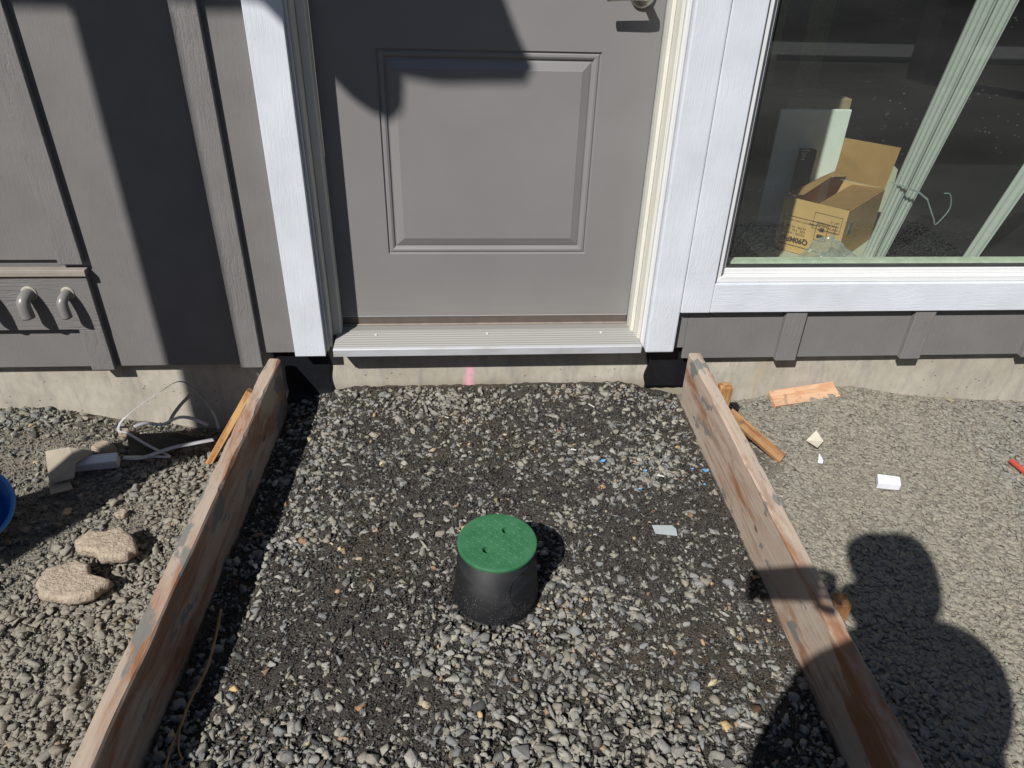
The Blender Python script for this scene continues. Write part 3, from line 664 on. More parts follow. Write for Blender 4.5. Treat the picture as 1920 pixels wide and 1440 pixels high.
def bar_obj(name, m, a, b, w_, h_, label, cat, nrm=(0, 0, 1), point=False, group=None):
    """modelled along its own x (or z) axis so that the grain runs along the bar"""
    a, b = Vector(a), Vector(b); L = (b-a).length
    bm = bmesh.new(); ax = 'z' if m is M_stake else 'x'
    if ax == 'x': rbar(bm, (0, 0, 0), (L, 0, 0), w_, h_, (0, 0, 1), point); q = Vector((1, 0, 0))
    else: rbar(bm, (0, 0, 0), (0, 0, L), w_, h_, (0, 1, 0), point); q = Vector((0, 0, 1))
    o = obj(name, bm, m)
    d = (b-a).normalized(); n = Vector(nrm); s = d.cross(n).normalized(); n = s.cross(d).normalized()
    if ax == 'x': Mx = Matrix((d, -s, n)).transposed()
    else: Mx = Matrix((n.cross(d), n, d)).transposed()
    o.matrix_world = Matrix.Translation(a) @ Mx.to_4x4()
    return tag(o, label, cat, group)
bar_obj('wood_stake', M_stake, (-.632, -.148, .168), (-.772, -.215, -.045), .019, .034, 'bright yellow-orange wood stake leaning on the outside of the left form board', 'stake', (0, -1, .3))
bar_obj('wood_stake', M_stake, (.748, -.155, .165), (.742, -.150, -.12), .036, .034, 'short upright orange stake behind the right form board near the wall', 'stake', (0, -1, 0))
bar_obj('wood_stake', M_stake2, (.752, -.205, .100), (.893, -.312, .006), .034, .014, 'long orange-brown stake slanting from the right form board down to the dusty gravel', 'stake', (.2, -.6, 1))
bar_obj('wood_stake', M_stake2, (.713, -.966, .166), (.709, -.962, -.12), .036, .034, 'rough rust-orange stake top beside the right form board inside the person shadow', 'stake', (0, -1, 0))
bar_obj('wood_scrap', M_scrap, (.972, -.022, .020), (1.200, .008, .034), .060, .018, 'light pinkish wood offcut lying on gravel against the foundation', 'wood scrap', (-.05, -.45, 1))

# ------------------------------------------------------------------ valve box
VB = thing('valve_box', 'round black irrigation valve box with a green lid in the middle of the gravel', 'valve box', (BOXC[0], BOXC[1], .02))
t = NT('black_plastic'); X, Y, Z = t.sep()
scu = t.ramp(t.noise(t.co((1, 1, 1.5)), 16, 4, .6, .5), [(.5, 0.0), (.78, .35)])
vo = t.vor(t.co(), 260); sp = t.math('MULTIPLY', t.ramp(vo.outputs['Distance'], [(.10, 1.0), (.2, 0.0)]), t.ramp(t.math('SUBTRACT', t.noise(t.co(), 22, 3), t.math('MULTIPLY', Z, 2.0)), [(.30, 0.0), (.50, .9)]))
c = t.mix(scu, (.009, .0095, .011), (.06, .06, .062)); c = t.mix(sp, c, (.30, .29, .26)); t.col(c)
t.bump(t.noise(t.co(), 300, 2), .0003, .5); M_black = t.set(.58, .3)
bm = bmesh.new(); N = 72
prof = [(.0985, -.04), (.1005, -.0060), (.1005, -.0030), (.0975, -.0015), (.0955, .003), (.0835, .150), (.0815, .150), (.075, .1495)]
rings = [[bm.verts.new((r_*math.cos(k*2*math.pi/N), r_*math.sin(k*2*math.pi/N), z_)) for k in range(N)] for r_, z_ in prof]
for a, b in zip(rings, rings[1:]):
    for k in range(N): bm.faces.new((a[k], a[(k+1) % N], b[(k+1) % N], b[k]))
# moulded arch (pipe knock-out) on the front of the body
def on_body(a, z, off): r_ = .094-(z-.012)/(.138)*.0105+off; return (r_*math.cos(a), r_*math.sin(a), z)
arch = [on_body(math.radians(-58)+.30*math.sin(th_), .085+.045*math.cos(th_), .0005) for th_ in np.linspace(-2.6, .3, 16)]
tube(bm, arch, .0010, 6)
bmesh.ops.recalc_face_normals(bm, faces=bm.faces[:]); o = obj('box_body', bm, M_black, VB)
for p in o.data.polygons: p.use_smooth = True
t = NT('green_plastic'); n = t.noise(t.co(), 30, 4); t.col(t.mix(t.ramp(n, [(.3, 0.0), (.7, 1.0)]), (.032, .150, .062), (.058, .205, .095)))
t.bump(t.noise(t.co(), 220, 3), .0005, .5); M_green = t.set(.42, .45)
bm = bmesh.new(); LR = .0862; zt = .156
holes = [(.022, .031), (-.023, -.026)]; hr = .0102
def circ(cx, cy, r_, z_, n_): return [bm.verts.new((cx+r_*math.cos(k*2*math.pi/n_), cy+r_*math.sin(k*2*math.pi/n_), z_)) for k in range(n_)]
outer = circ(0, 0, LR-.004, zt, N); hs = [circ(hx, hy, hr, zt, 24) for hx, hy in holes]
es = []
for rg in [outer]+hs:
    for k in range(len(rg)): es.append(bm.edges.new((rg[k], rg[(k+1) % len(rg)])))
bmesh.ops.triangle_fill(bm, use_beauty=True, use_dissolve=False, edges=es)
r1 = circ(0, 0, LR-.0012, zt-.0008, N); r2 = circ(0, 0, LR, zt-.003, N); r3 = circ(0, 0, LR-.0005, zt-.0085, N); r4 = circ(0, 0, LR-.006, zt-.0085, N)
for a, b in ((outer, r1), (r1, r2), (r2, r3), (r3, r4)):
    for k in range(N): bm.faces.new((a[k], a[(k+1) % N], b[(k+1) % N], b[k]))
for (hx, hy), rg in zip(holes, hs):
    lo = circ(hx, hy, hr*.9, zt-.011, 24)
    for k in range(24): bm.faces.new((rg[k], rg[(k+1) % 24], lo[(k+1) % 24], lo[k]))
    bm.faces.new(lo)
bmesh.ops.recalc_face_normals(bm, faces=bm.faces[:])
def bump_bar(cx, cy, L, wd, ang, h_=.0009):
    ca, sa = math.cos(ang), math.sin(ang); base = []; tp = []
    for u, v in ((-1, -1), (1, -1), (1, 1), (-1, 1)):
        base.append(bm.verts.new((cx+u*L/2*ca-v*wd/2*sa, cy+u*L/2*sa+v*wd/2*ca, zt-.0002)))
        tp.append(bm.verts.new((cx+u*L*.38*ca-v*wd*.22*sa, cy+u*L*.38*sa+v*wd*.22*ca, zt+h_)))
    for k in range(4): bm.faces.new((base[k], base[(k+1) % 4], tp[(k+1) % 4], tp[k]))
    bm.faces.new(tp)
for i in range(-7, 8):
    for j in range(-7, 8):
        cx, cy = i*.0125, j*.0125
        if math.hypot(cx, cy) > .072 or any(math.hypot(cx-hx, cy-hy) < .013 for hx, hy in holes): continue
        bump_bar(cx, cy, .0105, .0026, math.radians(-35) if (i+j) % 2 else math.radians(48))
for k in range(26): a = -2.25+k*.052; bump_bar(.0775*math.cos(a), .0775*math.sin(a), .0035, .0015, a+1.2 if k % 3 else a, .0007)
o = obj('lid', bm, M_green, VB)
for p in o.data.polygons:
    p.use_smooth = False

# ------------------------------------------------------------------ concrete chunks and small rocks on the left
t = NT('concrete_chunk'); n = t.noise(t.co(), 45, 5, .7); v2 = t.vor(t.co(), 130)
t.col(t.mix(t.ramp(n, [(.3, 0.0), (.7, 1.0)]), (.36, .29, .215), (.58, .48, .375))); t.bump(t.math('ADD', t.noise(t.co(), 130, 4, .7), t.math('MULTIPLY', v2.outputs['Distance'], .4)), .005, 1); M_chunk = t.set(.95, .1)
def slab(name, pts, z0, th_, label, cat, seed, group=None, m=None):
    """flat broken chunk: outline pts (x,y), built about its own centre"""
    cx = sum(p[0] for p in pts)/len(pts); cy = sum(p[1] for p in pts)/len(pts)
    out = []
    for i in range(len(pts)):
        a_, b_ = Vector((*pts[i], 0)), Vector((*pts[(i+1) % len(pts)], 0))
        for k in range(9): out.append(a_.lerp(b_, k/9)-Vector((cx, cy, 0)))
    bm = bmesh.new(); n_ = len(out); rings = []
    lev = [(.86, -th_*.6), (.97, -th_*.15), (1.0, th_*.15), (.985, th_*.5), (.95, th_*.72), (.90, th_*.80)]+[(f_, th_*.86) for f_ in (.82, .73, .64, .55, .46, .37, .28, .19, .10)]
    for k, (f_, zz_) in enumerate(lev):
        ring = []
        for i, p in enumerate(out):
            f2 = f_*(1+.05*(vn(i*.7, seed)-.5)*2*min(1, f_*1.2)); x_, y_ = p.x*f2, p.y*f2
            nz = float(fbm(np.array([x_+seed]), np.array([y_]), 42, seed, 4)[0])-.5; nl = float(fbm(np.array([x_+seed]), np.array([y_]), 9, seed+2, 2)[0])-.5
            ring.append(bm.verts.new((x_, y_, zz_+(th_*.16*nz+th_*.55*nl)*(0 if k < 2 else 1))))
        rings.append(ring)
    for a, b in zip(rings, rings[1:]):
        for i in range(n_): bm.faces.new((a[i], a[(i+1) % n_], b[(i+1) % n_], b[i]))
    bm.faces.new(rings[-1]); bm.faces.new(rings[0][::-1]); bmesh.ops.triangulate(bm, faces=[f for f in bm.faces if len(f.verts) > 4])
    bmesh.ops.recalc_face_normals(bm, faces=bm.faces[:])
    o = obj(name, bm, m or M_chunk, None, True, (cx, cy, z0)); return tag(o, label, cat, group)
slab('concrete_chunk', [(-.972, -.580), (-.944, -.549), (-.905, -.556), (-.873, -.537), (-.835, -.570), (-.812, -.612), (-.827, -.642), (-.888, -.640), (-.905, -.622), (-.949, -.611)], .012, .022, 'pale broken concrete chunk with pebbles on top, the farther of two', 'concrete chunk', 4, 'broken concrete chunks')
slab('concrete_chunk', [(-1.000, -.706), (-.995, -.667), (-.940, -.640), (-.905, -.655), (-.890, -.685), (-.830, -.712), (-.856, -.748), (-.908, -.764), (-.972, -.746)], .010, .024, 'pale triangular broken concrete chunk in the sun, the nearer of two', 'concrete chunk', 9, 'broken concrete chunks')
for k, (x_, y_, r_, lb) in enumerate(((-1.040, -.098, .018, 'small pale concrete lump beside the white plastic strap'), (-1.000, -.110, .014, 'tiny pale concrete lump at the corner of the black sheet'), (-1.060, -.190, .030, 'pale rough concrete lump just above the white trim offcut'), (-.914, -.455, .015, 'yellowish concrete lump in the sunny gravel above the concrete chunks'))):
    pts = [(x_+r_*math.cos(a)*(1+.25*math.sin(3*a+k)), y_+r_*.8*math.sin(a)*(1+.2*math.cos(2*a+k))) for a in np.linspace(0, 5.4, 7)]
    slab('concrete_lump', pts, float(height(np.array([x_]), np.array([y_]))[0])+.010, r_*.9, lb, 'concrete lump', 20+k, 'small concrete lumps')

# ------------------------------------------------------------------ scraps on the left
def sheet(name, m, pts, th_, label, cat, parent=None, group=None):
    """thin sheet through 3D corner points (fan from the centre), solidified"""
    bm = bmesh.new(); c0 = sum((Vector(p) for p in pts), Vector())/len(pts)
    vs = [bm.verts.new(Vector(p)-c0) for p in pts]; f = bm.faces.new(vs); bmesh.ops.triangulate(bm, faces=[f])
    bmesh.ops.solidify(bm, geom=bm.faces[:], thickness=th_); bmesh.ops.recalc_face_normals(bm, faces=bm.faces[:])
    o = obj(name, bm, m, parent, False, tuple(c0)); return tag(o, label, cat, group)
M_card = simple('cardboard', (.36, .27, .18), .85, .15, var=.1, vs=18)
M_cardg = simple('grey_cardboard', (.40, .345, .27), .8, .2, var=.12, vs=14)
M_blackp = simple('black_sheet', (.012, .012, .013), .5, .3, var=.2)
M_offcut = simple('white_offcut', (.74, .77, .84), .6, .3, var=.05, vs=18)
bar_obj('trim_offcut', M_offcut, (-1.105, -.272, .016), (-.992, -.254, .014), .030, .034, 'short white trim board offcut lying in the post shadow beside cardboard', 'trim offcut', (0, -.35, 1))
sheet('cardboard_scrap', M_cardg, [(-1.181, -.246, .042), (-1.120, -.240, .050), (-1.050, -.246, .038), (-1.078, -.300, .042), (-1.071, -.340, .022), (-1.127, -.357, .018)], .0022, 'bent beige cardboard scrap leaning against the white trim offcut', 'cardboard scrap')
sheet('cardboard_scrap', M_cardg, [(-1.137, -.345, .006), (-1.082, -.343, .012), (-1.066, -.368, .008), (-1.117, -.385, .004)], .0022, 'small flat beige cardboard piece below the bent cardboard', 'cardboard scrap')
sheet('black_sheet', M_blackp, [(-1.018, -.125, .006), (-.880, -.128, .012), (-.770, -.150, -.006), (-.850, -.190, .000), (-.975, -.225, .000)], .003, 'thin black plastic sheet half buried under the white strap', 'plastic sheet')
sheet('wood_chip', simple('chip', (.52, .38, .24), .8), [(-1.045, -.455, .015), (-1.030, -.455, .016), (-1.030, -.475, .014), (-1.045, -.475, .013)], .004, 'tiny tan wood chip in the shadow between bucket and chunks', 'wood chip')
M_strap = simple('white_strap', (.50, .50, .52), .35, .4, var=.05)
bm = bmesh.new()
sp_ = smooth_path([(-.782, -.055, -.030), (-.794, -.035, .015), (-.822, -.025, .070), (-.872, -.018, .122), (-.935, -.028, .095), (-1.010, -.05, .050), (-1.050, -.075, .020), (-1.048, -.105, .008), (-1.012, -.135, .022), (-.955, -.180, .022), (-.905, -.212, .016), (-.860, -.238, .010), (-.890, -.240, .012), (-.935, -.243, .016), (-.985, -.238, .012)], 7)
ribbon(bm, sp_, .0075, [((p.x+.91)*.2, (p.y+.13)*.6, .35) if p.z > .03 else (.0, -.2, 1) for p in sp_], .0008)
sp2 = smooth_path([(-1.002, -.105, .022), (-.975, -.085, .020), (-.930, -.085, .014), (-.880, -.080, .034), (-.842, -.080, .030), (-.800, -.080, .004)], 7)
ribbon(bm, sp2, .011, (.0, -.35, 1), .0008)
sp3 = smooth_path([(-.984, -.243, .014), (-.930, -.250, .017), (-.860, -.215, .022), (-.800, -.190, .020), (-.758, -.165, .012)], 6)
ribbon(bm, sp3, .012, (.1, -.3, 1), .0008)
o = obj('plastic_strap', bm, M_strap, None, True); tag(o, 'looped white plastic packing strap standing against the foundation', 'packing strap')
# blue bucket at the left edge, tipped towards the path
t = NT('blue_plastic'); t.col((.012, .115, .46)); t.bump(t.noise(t.co(), 90, 2), .0006, .4); M_blue = t.set(.35, .5)
M_blue2 = simple('blue_rim', (.05, .24, .62), .35, .5, var=.05)
BK = thing('bucket', 'blue plastic bucket tilted in the shade at the left edge', 'bucket', (-1.247, -.530, .0))
bm = bmesh.new(); N = 64; Hb = .12
prof = [(.001, 0), (.098, 0), (.101, .004), (.121, Hb), (.116, Hb), (.0965, .006), (.001, .005)]
rings = [[bm.verts.new((r_*math.cos(k*2*math.pi/N), r_*math.sin(k*2*math.pi/N), z_)) for k in range(N)] for r_, z_ in prof]
for a, b in zip(rings, rings[1:]):
    for k in range(N): bm.faces.new((a[k], a[(k+1) % N], b[(k+1) % N], b[k]))
bmesh.ops.recalc_face_normals(bm, faces=bm.faces[:]); obj('bucket_wall', bm, M_blue, BK, True)
bm = bmesh.new(); prof = [(.1155, Hb-.012), (.127, Hb-.012), (.1285, Hb+.002), (.1255, Hb+.0065), (.118, Hb+.0065), (.1150, Hb+.001)]
rings = [[bm.verts.new((r_*math.cos(k*2*math.pi/N), r_*math.sin(k*2*math.pi/N), z_)) for k in range(N)] for r_, z_ in prof]
for a, b in zip(rings, rings[1:]+rings[:1]):
    for k in range(N): bm.faces.new((a[k], a[(k+1) % N], b[(k+1) % N], b[k]))
bmesh.ops.recalc_face_normals(bm, faces=bm.faces[:]); obj('bucket_rim', bm, M_blue2, BK, True)
bdir = Vector((.40, -.46, .79)).normalized(); BK.rotation_euler = Vector((0, 0, 1)).rotation_difference(bdir).to_euler(); BK.location = Vector((-1.196, -.562, .125))-bdir*.096; BK.scale = (.8, .8, .8)

# ------------------------------------------------------------------ scraps on the right
M_foam = simple('white_block', (.86, .87, .92), .7, .2, var=.05, vs=25, bump=.001)
bm = bmesh.new(); prism(bm, [(-.031, -.013, 0), (.028, -.022, 0), (.037, .010, 0), (-.020, .023, 0)], (0, 0, .022))
bmesh.ops.bevel(bm, geom=bm.edges[:], offset=.0015, segments=1, affect='EDGES')
o = obj('white_block', bm, M_foam, None, False, (1.138, -.444, .010)); o.rotation_euler = (.10, -.06, -.10); tag(o, 'white square-cut block lying on the dusty gravel at right', 'block')
M_paper = simple('paper', (.74, .68, .54), .8, .2, var=.08, vs=40)
sheet('paper_scrap', M_paper, [(1.046, -.195, .020), (1.052, -.238, .010), (1.013, -.279, .018), (.998, -.236, .013)], .0012, 'cream square paper scrap on the dusty gravel near the slanting stake', 'paper scrap')
sheet('plastic_chip', M_foam, [(.990, -.335, .014), (1.001, -.312, .022), (1.006, -.333, .013), (1.000, -.345, .011), (.988, -.341, .010)], .002, 'tiny white plastic chip below the cream paper scrap', 'plastic chip')
sheet('plastic_chip', M_foam, [(.800, -.188, .022), (.818, -.192, .026), (.812, -.200, .018), (.801, -.198, .018)], .001, 'torn white plastic shred between the short stake and the slanting stake', 'plastic chip')
bar_obj('red_stick', simple('red_plastic', (.60, .10, .07), .45), (1.572, -.352, .012), (1.580, -.475, .014), .013, .009, 'thin red plastic stick at the right edge of the picture', 'stick')
M_tape = simple('grey_tape', (.42, .47, .47), .4, .4, var=.05)
sheet('tape_scrap', M_tape, [(.428, -.612, .046), (.478, -.616, .047), (.485, -.628, .046), (.483, -.650, .044), (.430, -.641, .045)], .001, 'flat grey tape scrap on the wet gravel right of the valve box', 'tape scrap')
M_wsh = simple('white_shred', (.80, .78, .74), .6)
for (x_, y_, L_, a_, wd, lb) in ((.366, -.078, .028, -1.05, .0045, 'thin white shred near the wall above the valve box'), (.636, -.064, .022, -1.4, .002, 'hair-thin white shred close to the right form board'), (.498, -.416, .026, -.5, .006, 'pointed white wood splinter above the grey tape'), (-.082, -.119, .016, -.8, .0035, 'small white shred left of the pink paint mark'), (-.519, -.690, .018, -1.1, .010, 'shiny white shred beside the shadow of the left form board'), (.279, -.292, .016, -.6, .006, 'short white splinter in the gravel left of the blue shreds')):
    dx, dy = math.cos(a_)*L_/2, math.sin(a_)*L_/2; z_ = float(height(np.array([x_]), np.array([y_]))[0])+.009
    px_, py_ = -math.sin(a_)*wd/2, math.cos(a_)*wd/2
    sheet('white_shred', M_wsh, [(x_-dx-px_, y_-dy-py_, z_), (x_+dx-px_*.6, y_+dy-py_*.6, z_+.003), (x_+dx+px_*.6, y_+dy+py_*.6, z_+.003), (x_-dx+px_, y_-dy+py_, z_)], .0012, lb, 'shred', None, 'white shreds in the gravel')
M_blu = simple('bright_blue_chip', (.14, .38, .66), .5)
for k, (x_, y_, r_, lb) in enumerate(((.353, -.345, .010, 'largest blue plastic shred left of the others in the wet gravel'), (.462, -.393, .0055, 'small blue plastic shred above the pointed white splinter'), (.640, -.378, .011, 'blue plastic shred lying against the right form board'), (.605, -.374, .005, 'tiny blue plastic shred next to the one at the right form board'), (.433, -.468, .005, 'tiny blue plastic shred between the white splinter and the grey tape'), (.619, -.441, .0045, 'tiny faint blue plastic shred below the one at the right form board'))):
    z_ = float(height(np.array([x_]), np.array([y_]))[0])+.009
    r_ *= .8
    pts = [(x_+r_*math.cos(a)*(1+.5*math.sin(2*a+k*2)), y_+r_*.8*math.sin(a)*(1+.5*math.cos(3*a+k)), z_+.002*math.sin(a*2+k)) for a in np.linspace(0, 5.6, 9)]
    sheet('blue_shred', M_blu, pts, .0015, lb, 'shred', None, 'blue plastic shreds in the gravel')
# dry twig along the left board
bm = bmesh.new(); P = smooth_path([(-.552, -.840, .062), (-.549, -.899, .052), (-.547, -.974, .048), (-.556, -1.042, .052), (-.562, -1.096, .044), (-.566, -1.130, .042), (-.562, -1.185, .044)], 6)
tube(bm, P, [.0032-.0009*i/len(P) for i in range(len(P))], 8)
tube(bm, smooth_path([(-.561, -1.095, .045), (-.553, -1.130, .042), (-.540, -1.152, .040)], 5), .0018, 6)
o = obj('twig', bm, simple('twig_bark', (.42, .25, .12), .7, .2, var=.2, vs=60), None, True); tag(o, 'thin dry forked twig lying beside the left form board', 'twig')

# ------------------------------------------------------------------ things seen through the window
CB = thing('cardboard_box', 'open cardboard box with upside-down printing behind the window', 'cardboard box', (1.414, .589, .2375), math.radians(43.9))
# local axes: x = depth (towards the room), y = width (towards the left)
bw, bd, bh = .250, .397, .210
M_box = simple('brown_cardboard', (.60, .375, .165), .8, .15, var=.06, vs=9)
bm = bmesh.new(); tk = .004
bxm(bm, 0, tk, 0, bw, 0, bh); bxm(bm, bd-tk, bd, 0, bw, 0, bh); bxm(bm, tk, bd-tk, 0, tk, 0, bh); bxm(bm, tk, bd-tk, bw-tk, bw, 0, bh); bxm(bm, tk, bd-tk, tk, bw-tk, 0, tk)
obj('box_shell', bm, M_box, CB)
def flap(pts, m=M_box):
    bm = bmesh.new(); vs = [bm.verts.new(p) for p in pts]; f = bm.faces.new(vs); bmesh.ops.solidify(bm, geom=[f], thickness=.004); bmesh.ops.recalc_face_normals(bm, faces=bm.faces[:]); return obj('flap', bm, m, CB)
flap([(bd, .002, bh+.001), (bd, bw+.030, bh+.004), (bd+.01, bw+.058, bh+.165), (bd+.01, -.01, bh+.165)])
flap([(.004, .002, bh+.0035), (bd-.006, .002, bh+.0035), (bd-.010, .128, bh-.006), (.008, .128, bh-.010)])
flap([(.006, bw-.001, bh+.006), (bd-.01, bw-.001, bh+.006), (bd-.06, bw-.100, bh+.075), (.03, bw-.06, bh+.012)])
flap([(.006, bw-.13, bh+.001), (.006, bw-.004, bh+.001), (.060, bw-.006, bh-.05), (.060, bw-.13, bh-.05)])
M_ink = simple('printing_ink', (.055, .035, .025), .7)
def text_obj(s, size, loc, rot, m, parent, name='printing', al='LEFT', bold=0.0):
    cu = bpy.data.curves.new(name, 'FONT'); cu.body = s; cu.size = size; cu.align_x = al; cu.offset = bold; cu.extrude = .0003
    tmp = bpy.data.objects.new(name, cu); COL.objects.link(tmp)
    dg = bpy.context.evaluated_depsgraph_get(); dg.update(); me = bpy.data.meshes.new_from_object(tmp.evaluated_get(dg))
    bpy.data.objects.remove(tmp); o = link(name, me, m, parent); o.location = loc; o.rotation_euler = rot; return o
# printing on the front face (x=0): the carton stands on its head, so text is turned by 180 degrees
RF = Matrix(((0, 0, -1), (1, 0, 0), (0, -1, 0)))      # text x -> +y (leftwards seen from outside), text y -> -z, normal -> -x
RFe = RF.to_euler()
fx = -.0008
text_obj('Q90MBG', .028, (fx, .120, .060), RFe, M_ink, CB, bold=.0012)
for k, s in enumerate(('MODEL / MODELE', 'SIZE - 9 IN - WHITE', 'FILTER - FILTRE')): text_obj(s, .0115, (fx, .140, .080+.013*k), RFe, M_ink, CB)
text_obj('HANDLE WITH CARE THIS SIDE UP', .009, (fx, .100, .130), RFe, M_ink, CB)
for k, s in enumerate(('INSTALL GUIDE', 'KEEP DRY AT ALL TIMES', 'MADE TO ORDER', 'LOT 12')): text_obj(s, .0105, (fx, .022, .118+.013*k), RFe, M_ink, CB)
bm = bmesh.new()
def line_rect(y0, y1, z0, z1, w_=.0022):
    for a in ((y0, y1, z0, z0+w_), (y0, y1, z1-w_, z1), (y0, y0+w_, z0+w_, z1-w_), (y1-w_, y1, z0+w_, z1-w_)): bxm(bm, fx-.0003, fx+.0008, a[0], a[1], a[2], a[3])
line_rect(.030, .234, .026, .142); line_rect(.014, .120, .115, .178, .0014); line_rect(.058, .104, .072, .134, .0018)
bxm(bm, fx-.0003, fx+.0008, .066, .094, .082, .096); bxm(bm, fx-.0003, fx+.0008, .072, .088, .108, .122)
obj('printed_frame', bm, M_ink, CB)
bm = bmesh.new(); bxm(bm, .045, .085, -.0012, -.0001, .105, .150); obj('shipping_label', bm, simple('label_paper', (.35, .38, .42), .5), CB)
bm = bmesh.new(); bxm(bm, -.0012, -.0001, .105, .155, .165, .2095); bxm(bm, -.0002, .13, .105, .155, bh-.0002+.0035, bh+.0040)
# crumpled clear bag in front of the box
t = NT('clear_film'); t.t.nodes.remove(t.b)
tr = t.n('ShaderNodeBsdfTransparent'); gl = t.n('ShaderNodeBsdfGlossy'); gl.inputs['Roughness'].default_value = .12; df = t.n('ShaderNodeBsdfDiffuse'); df.inputs[0].default_value = (.55, .62, .60, 1)
m1 = t.n('ShaderNodeMixShader'); m1.inputs[0].default_value = .30; t.l(tr.outputs[0], m1.inputs[1]); t.l(df.outputs[0], m1.inputs[2])
m2 = t.n('ShaderNodeMixShader'); m2.inputs[0].default_value = .16; t.l(m1.outputs[0], m2.inputs[1]); t.l(gl.outputs[0], m2.inputs[2]); t.l(m2.outputs[0], t.out.inputs[0]); M_film = t.m
bm = bmesh.new(); bmesh.ops.create_icosphere(bm, subdivisions=4, radius=1)
for v in bm.verts:
    p = v.co; k = 1+.35*(vn(p.x*3.1+p.z*2.3+10, 1)-.5)+.3*(vn(p.y*4.3+p.x*3.7+20, 2)-.5)+.16*(vn(p.z*9+p.y*7+30, 3)-.5)
    taper = 1-.55*max(0, p.z); v.co = Vector((p.x*.095*k*taper-.03*max(0, p.z), p.y*.05*k*taper, max(-.045, p.z*.075*k)))
o = obj('plastic_bag', bm, M_film, None, False, (1.365, .545, .283)); tag(o, 'crumpled clear plastic bag in front of the cardboard box', 'plastic bag')
sheet('plastic_film', simple('teal_film', (.50, .66, .60), .4), [(1.318, .500, .2500), (1.350, .490, .2700), (1.392, .490, .2450), (1.358, .460, .2390)], .001, 'pale green folded film scrap beside the plastic bag', 'plastic film')
# fluted vinyl strips leaning towards the glass
M_strip = simple('fluted_vinyl', (.66, .70, .67), .4, .4, var=.03)
def fluted(bm, b, t_, wb, wt, nrib, nrm):
    b, t_ = Vector(b), Vector(t_); d = (t_-b).normalized(); n = Vector(nrm); s = d.cross(n).normalized(); n = s.cross(d).normalized()
    rows = []
    for p, w_ in ((b, wb), (t_, wt)):
        pr = []; m_ = nrib*4
        for k in range(m_+1):
            u = k/m_-.5; hgt = .0035 if k % 4 in (1, 2) else 0
            pr.append(p+s*u*w_+n*hgt)
        pr += [p+s*.5*w_-n*.012, p-s*.5*w_-n*.012]; rows.append([bm.verts.new(q) for q in pr])
    m_ = len(rows[0])
    for k in range(m_): bm.faces.new((rows[0][k], rows[0][(k+1) % m_], rows[1][(k+1) % m_], rows[1][k]))
    bmesh.ops.recalc_face_normals(bm, faces=bm.faces[:])
FN = (-.35, -.93, .1)
ST = thing('vinyl_strip_bundle', 'bundle of fluted pale vinyl strips leaning beside the cardboard box', 'vinyl strips', (1.58, .62, .24))
def loc_(p): return Vector(p)-Vector((1.58, .62, .24))
bm = bmesh.new(); fluted(bm, loc_((1.596, .62, .24)), loc_((1.462, .15, 1.38)), .050, .066, 4, FN); obj('strip', bm, M_strip, ST)
bm = bmesh.new(); fluted(bm, loc_((1.556, .615, .24)), loc_((1.405, .155, 1.38)), .040, .050, 3, FN); obj('strip', bm, M_strip, ST)
a_, b_ = Vector((1.556, .615, .24)), Vector((1.405, .155, 1.38)); c_ = loc_(a_.lerp(b_, .30)); dd_ = Vector((.11, -.03, -.018))
bm = bmesh.new(); ribbon(bm, [c_-Vector((.028, -.018, .0)), c_+Vector((.0, -.012, -.004)), c_+dd_*.5+Vector((0, -.012, -.012)), c_+dd_*.85+Vector((0, -.004, -.03))], .006, FN, .002); obj('tie', bm, simple('clear_tie', (.32, .38, .37), .3), ST)
bm = bmesh.new(); tube(bm, smooth_path([c_+dd_*.85+Vector((0, 0, -.03)), c_+dd_+Vector((.015, -.02, -.09)), c_+dd_+Vector((.03, -.02, -.11)), c_+dd_+Vector((.075, 0, -.06)), c_+dd_+Vector((.06, 0, -.01)), c_+dd_+Vector((.035, 0, -.005))], 6), .0022, 6); obj('string', bm, simple('string_', (.30, .36, .38), .4), ST, True)
bm = bmesh.new(); fluted(bm, (0, 0, 0), (-.009, -.33, 1.02), .048, .062, 2, (-.5, -.85, .1)); o = obj('vinyl_strip', bm, M_strip, None, False, (1.980, .62, .24)); tag(o, 'single fluted vinyl strip leaning at the right edge of the window', 'vinyl strip')
# cartons further in
M_wcart = simple('white_carton', (.78, .82, .80), .6, .2, var=.03); M_bcart = simple('dark_carton', (.016, .017, .019), .6, .2)
o = box('white_carton', M_wcart, 1.262, 1.558, 1.02, 1.036, .242, .722, None, .002); tag(o, 'tall flat white carton behind the cardboard box, half in sun', 'carton')
BC = thing('black_carton', 'black carton with vertical white letters behind the cardboard box', 'carton', (1.372, .975, .242))
box('carton_body', M_bcart, 0, .060, 0, .038, 0, .330, BC, .002)
text_obj('NELTT', .028, (.016, -.0006, .29), (math.radians(90), math.radians(-90), 0), simple('white_ink', (.7, .72, .72), .6), BC, 'printing')
o = box('brown_carton', M_card, 1.34, 1.618, 1.15, 1.40, .242, .740, None, .002); tag(o, 'brown carton standing behind the white carton', 'carton')
M_yel = simple('yellow_board', (.55, .52, .24), .7)
o = box('insulation_board', M_yel, 2.37, 2.44, 3.9, 3.93, .242, 1.6, None, .002); tag(o, 'narrow yellowish board at the back of the room', 'board')
o = box('insulation_board', M_yel, 2.62, 2.80, 3.9, 3.93, .242, 1.6, None, .002); tag(o, 'wide yellowish board at the back of the room', 'board')

